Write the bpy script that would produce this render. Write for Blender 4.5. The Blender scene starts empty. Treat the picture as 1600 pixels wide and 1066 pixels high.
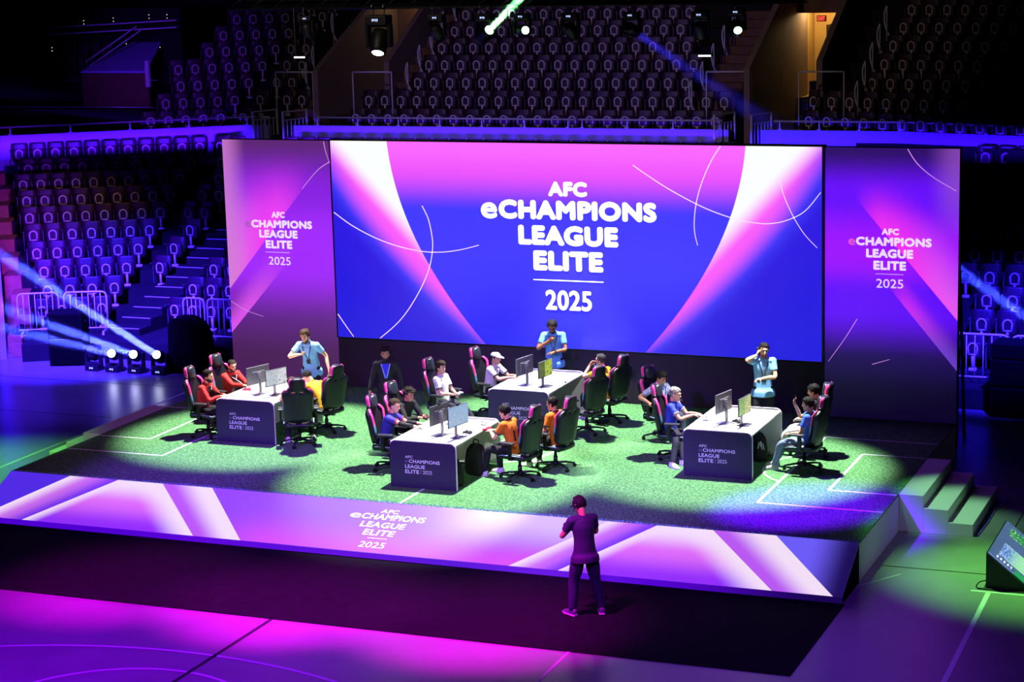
import bpy, bmesh, math, random
from mathutils import Vector, Matrix, Quaternion, noise
from mathutils.bvhtree import BVHTree

random.seed(7)
SC = bpy.context.scene
COL = SC.collection
V = Vector
PI = math.pi
def R(d): return math.radians(d)

# ---------------------------------------------------------------- materials
def lin(c):
    return tuple((x/12.92 if x <= 0.04045 else ((x+0.055)/1.055)**2.4) for x in (c[0]/255.0, c[1]/255.0, c[2]/255.0))
MATS = {}
def mat(name, col=(128, 128, 128), rough=0.6, metal=0.0, emit=None, strength=1.0, noise_amt=0.0, noise_scale=30.0, spec=0.5, bump=0.0):
    """procedural principled material; col / emit are 0-255 sRGB; a faint noise varies the colour"""
    if name in MATS: return MATS[name]
    m = bpy.data.materials.new(name); m.use_nodes = True
    nt = m.node_tree; b = nt.nodes['Principled BSDF']
    c = lin(col)
    b.inputs['Roughness'].default_value = rough
    b.inputs['Metallic'].default_value = metal
    b.inputs['Specular IOR Level'].default_value = spec
    b.inputs['Base Color'].default_value = (*c, 1)
    if noise_amt > 0:
        tc = nt.nodes.new('ShaderNodeTexCoord'); nz = nt.nodes.new('ShaderNodeTexNoise')
        nz.inputs['Scale'].default_value = noise_scale; nz.inputs['Detail'].default_value = 4
        nt.links.new(tc.outputs['Object'], nz.inputs['Vector'])
        rp = nt.nodes.new('ShaderNodeValToRGB')
        rp.color_ramp.elements[0].position = 0.3; rp.color_ramp.elements[1].position = 0.7
        rp.color_ramp.elements[0].color = (*[x*(1-noise_amt) for x in c], 1)
        rp.color_ramp.elements[1].color = (*[min(1, x*(1+noise_amt)) for x in c], 1)
        nt.links.new(nz.outputs['Fac'], rp.inputs['Fac']); nt.links.new(rp.outputs['Color'], b.inputs['Base Color'])
        if bump > 0:
            bp = nt.nodes.new('ShaderNodeBump'); bp.inputs['Strength'].default_value = bump
            nt.links.new(nz.outputs['Fac'], bp.inputs['Height']); nt.links.new(bp.outputs['Normal'], b.inputs['Normal'])
    if emit is not None:
        b.inputs['Emission Color'].default_value = (*lin(emit), 1)
        b.inputs['Emission Strength'].default_value = strength
    MATS[name] = m
    return m

class NX:
    """tiny expression builder on shader nodes"""
    nt = None
    def __init__(s, sock): s.s = sock
    @staticmethod
    def op(o, a, b=None, c=None):
        n = NX.nt.nodes.new('ShaderNodeMath'); n.operation = o
        for i, x in enumerate((a, b, c)):
            if x is None: continue
            if isinstance(x, NX): NX.nt.links.new(x.s, n.inputs[i])
            else: n.inputs[i].default_value = float(x)
        return NX(n.outputs[0])
    def __add__(a, b): return NX.op('ADD', a, b)
    __radd__ = __add__
    def __sub__(a, b): return NX.op('SUBTRACT', a, b)
    def __rsub__(a, b): return NX.op('SUBTRACT', b, a)
    def __mul__(a, b): return NX.op('MULTIPLY', a, b)
    __rmul__ = __mul__
    def __truediv__(a, b): return NX.op('DIVIDE', a, b)
    def abs(a): return NX.op('ABSOLUTE', a)
    def gt(a, b): return NX.op('GREATER_THAN', a, b)
    def lt(a, b): return NX.op('LESS_THAN', a, b)
    def mx(a, b): return NX.op('MAXIMUM', a, b)
    def mn(a, b): return NX.op('MINIMUM', a, b)
    def ss(a, lo, hi):          # smoothstep from lo to hi (numbers or NX)
        n = NX.nt.nodes.new('ShaderNodeMapRange'); n.interpolation_type = 'SMOOTHSTEP'
        NX.nt.links.new(a.s, n.inputs['Value'])
        for k, x in (('From Min', lo), ('From Max', hi)):
            if isinstance(x, NX): NX.nt.links.new(x.s, n.inputs[k])
            else: n.inputs[k].default_value = x
        return NX(n.outputs[0])
def nrgb(c):
    n = NX.nt.nodes.new('ShaderNodeRGB'); n.outputs[0].default_value = (*lin(c), 1); return NX(n.outputs[0])
def nmix(f, a, b):
    n = NX.nt.nodes.new('ShaderNodeMix'); n.data_type = 'RGBA'
    if isinstance(f, NX): NX.nt.links.new(f.s, n.inputs[0])
    else: n.inputs[0].default_value = f
    for i, x in ((6, a), (7, b)):
        if not isinstance(x, NX): x = nrgb(x)
        NX.nt.links.new(x.s, n.inputs[i])
    return NX(n.outputs[2])
def art_material(name, fn, strength=1.0, base=0.04, rough=0.5):
    """fn(x, y, z) in object metres -> colour; an LED face, or a print that emits in place of light on it"""
    m = bpy.data.materials.new(name); m.use_nodes = True
    NX.nt = nt = m.node_tree
    b = nt.nodes['Principled BSDF']; b.inputs['Base Color'].default_value = (base, base, base, 1)
    b.inputs['Roughness'].default_value = rough
    tc = nt.nodes.new('ShaderNodeTexCoord'); sp = nt.nodes.new('ShaderNodeSeparateXYZ')
    nt.links.new(tc.outputs['Object'], sp.inputs[0])
    c = fn(NX(sp.outputs[0]), NX(sp.outputs[1]), NX(sp.outputs[2]))
    nt.links.new(c.s, b.inputs['Emission Color']); b.inputs['Emission Strength'].default_value = strength
    return m

# ---------------------------------------------------------------- mesh builder
def frames(pts):
    """parallel transport frames along a polyline"""
    n = len(pts); T = []
    for i in range(n):
        a = pts[max(0, i-1)]; b = pts[min(n-1, i+1)]
        t = (b-a); T.append(t.normalized() if t.length > 1e-9 else V((0, 0, 1)))
    return T
def catmull(pts, vals, sub):
    """smooth a control polyline and its radii"""
    out, vo = [], []; n = len(pts)
    for i in range(n-1):
        p0, p1, p2, p3 = pts[max(0, i-1)], pts[i], pts[i+1], pts[min(n-1, i+2)]
        for k in range(sub):
            t = k/sub; t2 = t*t; t3 = t2*t
            out.append(0.5*((2*p1)+(p2-p0)*t+(2*p0-5*p1+4*p2-p3)*t2+(3*p1-p0-3*p2+p3)*t3))
            a, b = vals[i], vals[i+1]; s = t*t*(3-2*t)
            vo.append(tuple(x+(y-x)*s for x, y in zip(a, b)) if isinstance(a, tuple) else a+(b-a)*s)
    out.append(pts[-1]); vo.append(vals[-1]); return out, vo

class MB:
    def __init__(s): s.bm = bmesh.new()
    def box(s, c, size, rot=None, bev=0.0, seg=1):
        t = bmesh.new(); bmesh.ops.create_cube(t, size=1.0)
        for v in t.verts: v.co = V((v.co.x*size[0], v.co.y*size[1], v.co.z*size[2]))
        if bev > 0: bmesh.ops.bevel(t, geom=list(t.edges), offset=bev, segments=seg, affect='EDGES', profile=0.5)
        M = Matrix.Translation(V(c)) @ (rot.to_4x4() if rot is not None else Matrix.Identity(4))
        return s._merge(t, M)
    def _merge(s, t, M):
        mp = {v.index: s.bm.verts.new(M @ v.co) for v in t.verts} if not t.verts.index_update() else {}
        for f in t.faces: s.bm.faces.new([mp[v.index] for v in f.verts])
        t.free(); return s
    def bar(s, a, b, w, h=None, bev=0.0):
        a, b = V(a), V(b); d = b-a
        q = d.to_track_quat('Y', 'Z').to_matrix()
        return s.box((a+b)/2, (w, d.length, h or w), q, bev)
    def tube(s, pts, rad, seg=8, ref=None, cap=True, closed=False):
        """swept tube; rad = number, list, or list of (across, along-ref) ellipse radii"""
        pts = [V(p) for p in pts]; n = len(pts)
        if not isinstance(rad, (list, tuple)) or (isinstance(rad, tuple)): rad = [rad]*n
        T = frames(pts)
        if ref is None:
            ref = V((0, 0, 1)) if abs(T[0].z) < 0.9 else V((1, 0, 0))
        u = V(ref); rings = []
        for i in range(n):
            if closed:
                T[i] = (pts[(i+1) % n]-pts[i-1]).normalized()
            u = (u - T[i]*u.dot(T[i]))
            if u.length < 1e-6: u = T[i].orthogonal()
            u.normalize(); w = T[i].cross(u)
            r = rad[i]; ra, rb = (r if isinstance(r, tuple) else (r, r))
            rings.append([s.bm.verts.new(pts[i]+w*(math.cos(2*PI*k/seg)*ra)+u*(math.sin(2*PI*k/seg)*rb)) for k in range(seg)])
        for i in range(n if closed else n-1):
            A, B = rings[i], rings[(i+1) % n]
            for k in range(seg):
                s.bm.faces.new((A[k], A[(k+1) % seg], B[(k+1) % seg], B[k]))
        if cap and not closed:
            s.bm.faces.new(list(reversed(rings[0]))); s.bm.faces.new(rings[-1])
        return s
    def rings(s, rr, cap=True, closed=True):
        """skin a list of equal-length point rings"""
        G = [[s.bm.verts.new(V(p)) for p in r] for r in rr]; m = len(G[0])
        for i in range(len(G)-1):
            for k in range(m if closed else m-1):
                s.bm.faces.new((G[i][k], G[i][(k+1) % m], G[i+1][(k+1) % m], G[i+1][k]))
        if cap:
            s.bm.faces.new(list(reversed(G[0]))); s.bm.faces.new(G[-1])
        return s
    def lathe(s, prof, c=(0, 0, 0), axis=(0, 0, 1), seg=12):
        q = V(axis).to_track_quat('Z', 'Y').to_matrix(); c = V(c)
        return s.rings([[c+q@V((r*math.cos(2*PI*k/seg), r*math.sin(2*PI*k/seg), z)) for k in range(seg)] for r, z in prof])
    def ell(s, c, r, rot=None, u=10, v=7):
        t = bmesh.new(); bmesh.ops.create_uvsphere(t, u_segments=u, v_segments=v, radius=1.0)
        M = Matrix.Translation(V(c)) @ (rot.to_4x4() if rot is not None else Matrix.Identity(4)) @ Matrix.Diagonal((*r, 1))
        return s._merge(t, M)
    def prism(s, poly, O, U, W, thick):
        """polygon in (U,W) axes at O, thickened by vector thick"""
        O, U, W, th = V(O), V(U), V(W), V(thick)
        a = [s.bm.verts.new(O+U*x+W*y) for x, y in poly]; b = [s.bm.verts.new(v.co+th) for v in a]
        s.bm.faces.new(a); s.bm.faces.new(list(reversed(b))); n = len(a)
        for i in range(n): s.bm.faces.new((a[i], b[i], b[(i+1) % n], a[(i+1) % n]))
        return s
    def poly(s, pts):
        s.bm.faces.new([s.bm.verts.new(V(p)) for p in pts]); return s
    def mesh(s, name, smooth=False):
        bmesh.ops.recalc_face_normals(s.bm, faces=s.bm.faces)
        me = bpy.data.meshes.new(name); s.bm.to_mesh(me); s.bm.free()
        if smooth:
            me.polygons.foreach_set('use_smooth', [True]*len(me.polygons))
        return me
    def build(s, name, m, parent=None, smooth=False, loc=None):
        return put(name, s.mesh(name, smooth), m, parent, loc)

def put(name, me, m=None, parent=None, loc=None):
    if m is not None: me.materials.clear(); me.materials.append(m)
    o = bpy.data.objects.new(name, me); COL.objects.link(o)
    if parent is not None: o.parent = parent
    if loc is not None: o.location = loc
    return o
def auto_smooth(o, ang=35):
    """sharp edges above an angle, smooth elsewhere"""
    me = o.data; me.polygons.foreach_set('use_smooth', [True]*len(me.polygons))
    bm = bmesh.new(); bm.from_mesh(me)
    for e in bm.edges:
        if len(e.link_faces) == 2 and e.calc_face_angle(0) > R(ang): e.smooth = False
    bm.to_mesh(me); bm.free(); return o
def tag(o, label=None, cat=None, group=None, kind=None):
    if label: o['label'] = label
    if cat: o['category'] = cat
    if group: o['group'] = group
    if kind: o['kind'] = kind
    return o
def thing(name, label, cat, loc=(0, 0, 0), rz=0.0, group=None):
    o = bpy.data.objects.new(name, None); COL.objects.link(o)
    o.empty_display_size = 0.1
    o.location = loc; o.rotation_euler = (0, 0, rz)
    return tag(o, label, cat, group)
KIDS = {}
def copy_tree(o, parent=None):
    c = o.copy(); COL.objects.link(c)
    if parent is not None: c.parent = parent
    for ch in KIDS.get(o.name) or list(o.children): copy_tree(ch, c)
    return c
def dup(o, loc, rz, label, group=None):
    c = copy_tree(o); c.location = loc; c.rotation_euler = (0, 0, rz); c['label'] = label
    if group: c['group'] = group
    return c
def struct(o): o['kind'] = 'structure'; return o

_txt = 0
def text_mesh(lines, M, depth=0.0):
    """lines: (string, x0, x1, z0, z1, bold[, slant]) boxes in the plane's metres; every glyph run is scaled into its own box.
       M maps (x, z, out) of the plane to the world."""
    bm = bmesh.new()
    for L in lines:
        st, x0, x1, z0, z1, bold = L[:6]; slant = L[6] if len(L) > 6 else 0
        if st is None:
            vs = [bm.verts.new(M @ V(p)) for p in ((x0, z0, 0), (x1, z0, 0), (x1, z1, 0), (x0, z1, 0))]; bm.faces.new(vs); continue
        cu = bpy.data.curves.new('lettering', 'FONT'); cu.body = st; cu.size = 1.0; cu.offset = 0.0; cu.fill_mode = 'FRONT'
        cu.resolution_u = 4; cu.space_character = 1.0 + bold*1.2
        ob = bpy.data.objects.new('lettering', cu); COL.objects.link(ob)
        dg = bpy.context.evaluated_depsgraph_get(); dg.update()
        me = bpy.data.meshes.new_from_object(ob.evaluated_get(dg))
        bpy.data.objects.remove(ob); bpy.data.curves.remove(cu)
        xs = [v.co.x for v in me.vertices]; ys = [v.co.y for v in me.vertices]
        ax, bx, ay, by = min(xs), max(xs), min(ys), max(ys)
        dl = bold*(z1-z0)*1.1
        for k, (ex, ez) in enumerate(((0, 0),) if bold <= 0 else ((0, 0), (-1, 0), (1, 0), (0, 1), (0, -1), (-.7, .7), (.7, .7), (-.7, -.7), (.7, -.7))):
            t = bmesh.new(); t.from_mesh(me)
            for v in t.verts:
                fx = (v.co.x-ax)/(bx-ax); fy = (v.co.y-ay)/(by-ay)
                v.co = M @ V((x0+dl+fx*(x1-x0-2*dl)+slant*fy*(z1-z0)+ex*dl, z0+dl+fy*(z1-z0-2*dl)+ez*dl, 0.0002*k*(1 if z1-z0 < .2 else 2)))
            tm = bpy.data.meshes.new('t'); t.to_mesh(tm); t.free(); bm.from_mesh(tm); bpy.data.meshes.remove(tm)
        bpy.data.meshes.remove(me)
    me = bpy.data.meshes.new('lettering'); bm.to_mesh(me); bm.free()
    return me
def plane_matrix(O, U, W):
    """(x, y, out) -> O + U x + W y + N out"""
    O, U, W = V(O), V(U), V(W); N = U.cross(W)
    return Matrix(((U.x, W.x, N.x, O.x), (U.y, W.y, N.y, O.y), (U.z, W.z, N.z, O.z), (0, 0, 0, 1)))

# ---------------------------------------------------------------- camera
CAM_POS = V((21.0335, -28.6097, 9.3143))
def make_camera():
    cd = bpy.data.cameras.new('camera'); co = bpy.data.objects.new('camera', cd); COL.objects.link(co)
    r = V((0.92663729, 0.37502206, -0.02649116)); u = V((-0.04749176, 0.18666305, 0.98127541)); f = V((-0.37294485, 0.90802828, -0.1907794))
    M = Matrix(((r.x, u.x, -f.x, CAM_POS.x), (r.y, u.y, -f.y, CAM_POS.y), (r.z, u.z, -f.z, CAM_POS.z), (0, 0, 0, 1)))
    co.matrix_world = M
    cd.sensor_width = 36.0; cd.lens = 3254.276*36.0/1600.0; cd.clip_start = 0.5; cd.clip_end = 300
    SC.camera = co
make_camera()
W_, D_, H_ = 14.61, 7.67, 0.60          # stage width, depth, height
S_ = 1.05                                # run of the sloping front banner
def spot(name, loc, target, power, col, angle, blend=0.5, radius=0.15):
    l = bpy.data.lights.new(name, 'SPOT'); l.energy = power; l.color = col; l.spot_size = R(angle); l.spot_blend = blend; l.shadow_soft_size = radius
    o = bpy.data.objects.new(name, l); COL.objects.link(o); o.location = loc
    o.rotation_euler = (V(target)-V(loc)).to_track_quat('-Z', 'Y').to_euler(); return o
def area(name, loc, target, power, col, sx, sy):
    l = bpy.data.lights.new(name, 'AREA'); l.energy = power; l.color = col; l.shape = 'RECTANGLE'; l.size = sx; l.size_y = sy
    o = bpy.data.objects.new(name, l); COL.objects.link(o); o.location = loc
    o.rotation_euler = (V(target)-V(loc)).to_track_quat('-Z', 'Y').to_euler(); return o
# ================================================================ THE HALL
M_floor = mat('hall_floor', (118, 116, 122), rough=0.32, noise_amt=0.10, noise_scale=1.5)
M_carpet = mat('black_carpet', (12, 10, 17), rough=0.95, noise_amt=0.35, noise_scale=6.0, spec=0.1)
M_conc = mat('dark_concrete', (26, 22, 26), rough=0.9, noise_amt=0.15, noise_scale=2.0, spec=0.2)
M_ply = mat('plywood_riser', (156, 96, 56), rough=0.7, noise_amt=0.15, noise_scale=5)
M_white = mat('white_paint', (225, 225, 228), rough=0.5)
M_wallw = mat('pale_wall', (150, 144, 204), rough=0.7)
M_black = mat('black_plastic', (12, 12, 14), rough=0.5)
M_matte = mat('black_cloth', (7, 7, 8), rough=0.95, spec=0.1)
M_steel = mat('galvanised_steel', (150, 150, 160), rough=0.35, metal=0.8)
M_rail = mat('white_rail', (190, 190, 200), rough=0.4)
M_line = mat('court_line', (200, 200, 205), rough=0.5)
M_dline = mat('dark_joint', (14, 10, 26), rough=0.7)
M_brown = mat('brown_wall', (92, 62, 44), rough=0.8, noise_amt=0.2, noise_scale=3)

struct(MB().box((0, 0, -0.1), (90, 110, 0.2)).build('floor', M_floor))
struct(MB().box((0, 34, 6.5), (60, 0.4, 13.4)).build('wall_back', M_conc))
def floor_strip(name, pts, w, m, z=0.003, closed=False):
    """flat tape along a polyline on the floor"""
    b = MB(); pts = [V((p[0], p[1], z)) for p in pts]; T = frames(pts); L, Rr = [], []
    for p, t in zip(pts, T):
        nrm = V((-t.y, t.x, 0)).normalized()*w/2; L.append(b.bm.verts.new(p+nrm)); Rr.append(b.bm.verts.new(p-nrm))
    for i in range(len(pts)-1): b.bm.faces.new((L[i], Rr[i], Rr[i+1], L[i+1]))
    return b.build(name, m)
def arc(cx, cy, r, a0, a1, n=48): return [(cx+r*math.cos(R(a0+(a1-a0)*i/n)), cy+r*math.sin(R(a0+(a1-a0)*i/n))) for i in range(n+1)]
for nm, pts, w, m in (('floor_line', [(-1.8, -2), (-1.8, 10)], 0.05, M_line), ('floor_line', [(16.45, 0.09), (16.6, -8)], 0.07, M_line),
                      ('floor_line', [(16.2, 0.09), (20, 0.09)], 0.05, M_line), ('floor_line', [(14.1, -1.05), (15.1, 0.56)], 0.025, M_line),
                      ('floor_line', arc(6.9, -12.3, 6.65, 20, 160), 0.05, M_line), ('floor_line', arc(7.05, -8.12, 1.8, 0, 360), 0.05, M_line),
                      ('floor_joint', [(7.2, -4.0), (7.2, -14)], 0.06, M_dline), ('floor_joint', [(2.45, -3.9), (2.45, -14)], 0.06, M_dline),
                      ('floor_joint', [(11.65, -4.0), (11.75, -14)], 0.04, M_line), ('floor_joint', [(14.75, 0.9), (20, 0.93)], 0.03, M_dline),
                      ('floor_joint', [(-12, 9.1), (-2, 9.1)], 0.03, M_dline), ('floor_joint', [(-12, 6.2), (-2, 6.2)], 0.03, M_dline),
                      ('floor_joint', [(16.3, 0.9), (16.3, 12)], 0.02, M_dline)):
    struct(floor_strip(nm, pts, w, m))
tag(MB().box((4.83, -2.57, 0.006), (19.64, 3.02, 0.012)).build('carpet', M_carpet), 'black carpet runner on the floor along the whole stage front', 'carpet')

# ---------------------------------------------------------------- terraces
AL, NL = V((0.866, 0.5, 0)), V((-0.5, 0.866, 0))                    # row direction and depth of the angled left stand
def zlow(k): return 0.08+0.32*k
def PL(t, d, z=0.0): v = AL*t+NL*d; return V((v.x, v.y, z))
RL = Matrix((( AL.x, NL.x, 0), (AL.y, NL.y, 0), (0, 0, 1)))
def xcorner(k): return -6.14-0.296*(k-1)
def t1left(k): return 0.78+0.267*(k-1)
T0L = {1: -.62, 2: -.55, 3: -.69, 4: -.93, 5: -1.08, 6: -1.24, 7: -1.38, 8: -1.54, 9: -1.47, 10: -1.78}
NSL = {1: 4, 2: 4, 3: 5, 4: 6, 5: 7, 6: 8, 7: 9, 8: 10, 9: 10, 10: 11}
b = MB()
for k in range(1, 11):
    d0 = 14.5+1.03*(k-1)-(0.55 if k > 1 else 1.75); d1 = 14.5+1.03*(k-1)+0.48
    c = V((xcorner(k)+0.15, 13.2+1.02*(k-1), 0)); tc = AL.dot(c)+0.3; ta = T0L[k]-0.36
    z = zlow(k)-0.005
    b.box(PL((ta+tc)/2, (d0+d1)/2, z/2), (tc-ta, d1-d0, z), RL)
struct(b.build('floor_terrace_left', M_conc))
b = MB()
for k in range(1, 11):
    y0 = 13.2+1.02*(k-1)-(0.55 if k > 1 else 1.75); y1 = 13.2+1.02*(k-1)+0.47; z = zlow(k)
    xa = xcorner(k)+0.15
    b.box(((xa+16)/2, (y0+y1)/2, z/2), (16-xa, y1-y0, z))
struct(b.build('floor_terrace_centre', M_conc))
# plywood step blocks climbing the left end of the angled stand
for k in range(1, 11):
    t = T0L[k]-0.58
    tag(MB().box(PL(t, 14.5+1.03*(k-1)-0.05, zlow(k)/2), (0.42, 1.0, zlow(k)), RL, 0.01).build('step_block', M_ply),
        'plywood step block at the left end of the left lower stand, ' + ['lowest', 'second', 'third', 'fourth', 'fifth', 'sixth', 'seventh', 'eighth', 'ninth', 'topmost'][k-1], 'step', 'plywood step blocks')
# aisle steps between the angled and the straight stand, with pale nosings
st = thing('aisle_stairs', 'dark concrete aisle steps with pale nosings beside the stage backdrop', 'stairs', (-5.5, 12.2, 0))
for i in range(17):
    y = 0.51*i; z = 0.16*i+0.56
    sp_ = MB().box((0, y+0.27, z/2), (0.8, 0.5, z)).build('step', M_conc, st); MB().box((0, y+0.03, z+0.004), (0.76, 0.045, 0.012)).build('nosing', M_rail, sp_)
# wooden panels on the front face of the low platform
for x, y, rz, lb in ((-7.62, 11.05, 30, 'brown plywood panel leaning on the low platform beside the left speaker stack'), (-3.55, 11.42, 0, 'brown plywood panel leaning on the low platform beside the draped cabinet')):
    tag(MB().box((0, 0, 0.17), (0.42, 0.03, 0.32), None, 0.004).build('plywood_panel', M_ply, None, False, (x, y, 0)), lb, 'panel').rotation_euler = (0, 0, R(rz))

# ---------------------------------------------------------------- wall between the two tiers
def wall_seg(pts, z0, z1, th=0.2):
    b = MB()
    for (x0, y0), (x1, y1) in zip(pts[:-1], pts[1:]):
        a, c = V((x0, y0, 0)), V((x1, y1, 0)); d = (c-a); nrm = V((-d.y, d.x, 0)).normalized()
        m = (a+c)/2+nrm*th/2; q = Matrix.Rotation(math.atan2(d.y, d.x), 3, 'Z')
        b.box((m.x, m.y, (z0+z1)/2), (d.length+0.02, th, z1-z0), q)
    return b
LW = [(-16.5, 17.9), (-8.35, 23.45), (-7.62, 23.45)]
struct(wall_seg(LW, 3.0, 4.25).build('wall_left', M_wallw))
struct(wall_seg([(-6.83, 23.45), (5.85, 23.45)], 3.0, 4.25).build('wall_centre', M_wallw))
struct(wall_seg([(6.65, 23.45), (10.4, 23.45)], 3.0, 4.25).build('wall_right', M_wallw)); struct(wall_seg([(10.4, 23.45), (14.9, 22.2)], 3.0, 4.25).build('wall_right_end', M_wallw))
def handrail(label, pts, z, posts):
    o = thing('handrail', label, 'railing', (pts[0][0], pts[0][1], 4.25))
    O = V((pts[0][0], pts[0][1], 4.25))
    MB().tube([V((x, y+0.1, z))-O for x, y in pts], 0.028, 8).build('rail', M_rail, o, True)
    for i, (x, y) in enumerate(posts):
        MB().bar(V((x, y+0.1, 4.25))-O, V((x, y+0.1, z-0.02))-O, 0.03).box(V((x, y+0.1, 4.262))-O, (0.09, 0.09, 0.025)).build('post', M_rail, o)
    return o
def lerp2(a, b, n): return [(a[0]+(b[0]-a[0])*i/(n-1), a[1]+(b[1]-a[1])*i/(n-1)) for i in range(n)]
handrail('white handrail on the wall above the angled left stand', LW, 4.47, lerp2(LW[0], LW[1], 7)+[(-7.8, 23.45)])
handrail('white handrail on the wall behind the big screen, left part', [(-6.2, 23.45), (1.6, 23.45)], 4.47, lerp2((-6.1, 23.45), (1.4, 23.45), 7))
handrail('white handrail on the wall behind the big screen, right part', [(1.7, 23.45), (5.7, 23.45)], 4.47, lerp2((1.8, 23.45), (5.6, 23.45), 4))
handrail('white handrail on the wall above the right stand', [(7.05, 23.45), (10.4, 23.45), (14.9, 22.2)], 4.47, lerp2((7.2, 23.45), (10.3, 23.45), 4)+lerp2((11.4, 23.17), (14.8, 22.23), 4))
def gate(x, label, n=6):
    o = thing('aisle_gate_railing', label, 'railing', (x, 23.0, 3.28))
    MB().bar((0, 0, 0), (0, 0, 1.4), 0.05).build('post', M_rail, o); MB().bar((0.28, 0.9, 0), (0.28, 0.9, 1.4), 0.05).build('post', M_rail, o)
    MB().bar((0, 0, 1.38), (0.28, 0.9, 1.38), 0.04).bar((0, 0, 1.15), (0.28, 0.9, 1.15), 0.03).build('rail', M_rail, o)
    b = MB()
    for i in range(1, n): b.bar((0.28*i/n, 0.9*i/n, 0.02), (0.28*i/n, 0.9*i/n, 1.14), 0.022)
    b.bar((0, 0, 0.04), (0.28, 0.9, 0.04), 0.03).build('bars', M_rail, o)
gate(-7.85, 'white barred railing left of the aisle above the left backdrop panel'); gate(-6.9, 'white barred railing right of the aisle above the left backdrop panel')
gate(5.62, 'white barred railing left of the aisle above the right end of the screen'); gate(6.6, 'white barred railing right of the aisle above the right end of the screen')

# ---------------------------------------------------------------- upper tier
def zup(k): return 3.95+0.44*k
def yup(k): return 23.95+0.87*k
b = MB()
for k in range(0, 9):
    x0, x1 = (-6.2, 6.1) if k < 2 else (-4.56, 6.1)
    b.box(((x0+x1)/2, yup(k)+0.05, (3.0+zup(k))/2), (x1-x0, 0.87, zup(k)-3.0))
struct(b.build('floor_upper_centre', M_conc))
AU = V((0.77, 0.638, 0)).normalized(); RU = Matrix.Rotation(math.atan2(AU.y, AU.x), 3, 'Z'); NU = V((-AU.y, AU.x, 0))
b = MB()
for k in range(0, 9):
    z = zup(k)-0.004
    b.box((-7.95, yup(k)+0.05, (3.0+z)/2), (2.3, 0.87, z-3.0))
    o = V((-9.1, yup(k), 0)); m = o-AU*1.35+NU*0.05
    b.box((m.x, m.y, (3.0+z)/2-0.003), (2.8, 0.87, z-3.006), RU)
struct(b.build('floor_upper_left', M_conc))
AR = V((0.963, -0.27, 0)).normalized(); RR = Matrix.Rotation(math.atan2(AR.y, AR.x), 3, 'Z'); NR = V((-AR.y, AR.x, 0))
b = MB()
for k in range(0, 9):
    z = zup(k)-0.002; o = V((7.6, yup(k)+0.35, 0)); m = o+AR*3.6+NR*0.05
    b.box((m.x, m.y, (3.0+z)/2), (7.8, 0.87, z-3.0), RR)
struct(b.build('floor_upper_right', M_conc))
# stairs beside the upper centre block, brown treads
def flight(label, x, w, k0, k1, frame=None, m=M_brown):
    o = thing('aisle_stairs', label, 'stairs', (x, yup(k0), zup(k0)) if frame is None else frame(k0))
    b = MB()
    for i in range(0, (k1-k0)*2):
        z = 0.22*i+0.24; y = 0.435*i-0.38
        b.box((0, y+0.2, z/2-0.05), (w, 0.4, z+0.1), None, 0.01)
    b.build('tread', m, o); return o
flight('brown carpeted stairs at the left end of the upper centre seats', -4.33, 0.62, 2, 7)
flight('brown carpeted stairs at the right end of the upper centre seats', 5.1, 1.0, 1, 7)
flight('brown carpeted stairs beside the left vomitory opening', -6.95, 0.7, 1, 6)
f = flight('dark stairs beside the lit doorway in the upper right tier', 8.5, 0.7, 1, 7, lambda k: (8.42, 24.95, zup(1)), M_conc); f.rotation_euler = (0, 0, math.atan2(AR.y, AR.x))
# vomitories: raked side walls around two openings
M_vom = mat('vomitory_wall', (120, 100, 88), rough=0.85, noise_amt=0.1, noise_scale=2)
def raked(name, x, y0, y1, z0, za, zb, th=0.16):
    return struct(MB().prism([(y0, z0), (y1, z0), (y1, zb), (y0, za)], (x, 0, 0), (0, 1, 0), (0, 0, 1), (th, 0, 0)).build(name, M_vom))
raked('wall_vomitory', -6.38, 23.9, 30, 3.2, 5.75, 8.6); raked('wall_vomitory', -4.82, 25.3, 30, 3.2, 5.9, 8.5)
raked('wall_vomitory', 6.15, 23.9, 30, 3.2, 5.8, 8.9); raked('wall_vomitory', 7.72, 25.3, 30, 3.2, 5.9, 8.35)
struct(MB().box((-5.5, 29.4, 6), (1.7, 0.2, 6)).build('wall_vomitory', M_brown))
# right opening: brown wall with a lit corridor and an open door leaf
struct(MB().box((6.27, 28.9, 6), (0.06, 0.2, 6)).box((7.0, 28.9, 8.0), (1.5, 0.2, 2.0)).box((7.0, 28.9, 3.9), (1.5, 0.2, 1.5)).build('wall_doorway', M_brown))
M_cream = mat('cream_wall', (214, 178, 104), rough=0.8)
struct(MB().box((6.85, 31.0, 5.9), (1.8, 0.1, 2.9)).box((6.25, 30.0, 5.9), (0.06, 2.0, 2.9)).box((7.6, 30.0, 5.9), (0.06, 2.0, 2.9)).box((6.9, 30, 4.6), (1.5, 2.0, 0.06)).box((6.9, 30, 7.35), (1.5, 2.0, 0.06)).build('wall_corridor', M_cream))
l = bpy.data.lights.new('corridor_lamp', 'POINT'); l.energy = 60; l.color = (1, .72, .34); l.shadow_soft_size = .1
lo = bpy.data.objects.new('corridor_lamp', l); COL.objects.link(lo); lo.location = (6.75, 29.7, 7.1)
l2 = l.copy(); l2.energy = 14; lo2 = bpy.data.objects.new('corridor_lamp', l2); COL.objects.link(lo2); lo2.location = (-5.15, 28.6, 7.5)
dr = struct(MB().box((0.0, 0, 0), (0.05, 0.85, 2.0), None, 0.01).build('door_1', mat('door_grey', (112, 98, 74), rough=.6), None, False, (7.0, 29.9, 5.65)))
MB().box((-0.05, -0.3, -0.02), (0.05, 0.03, 0.14), None, 0.005).build('handle', M_black, dr)
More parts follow.
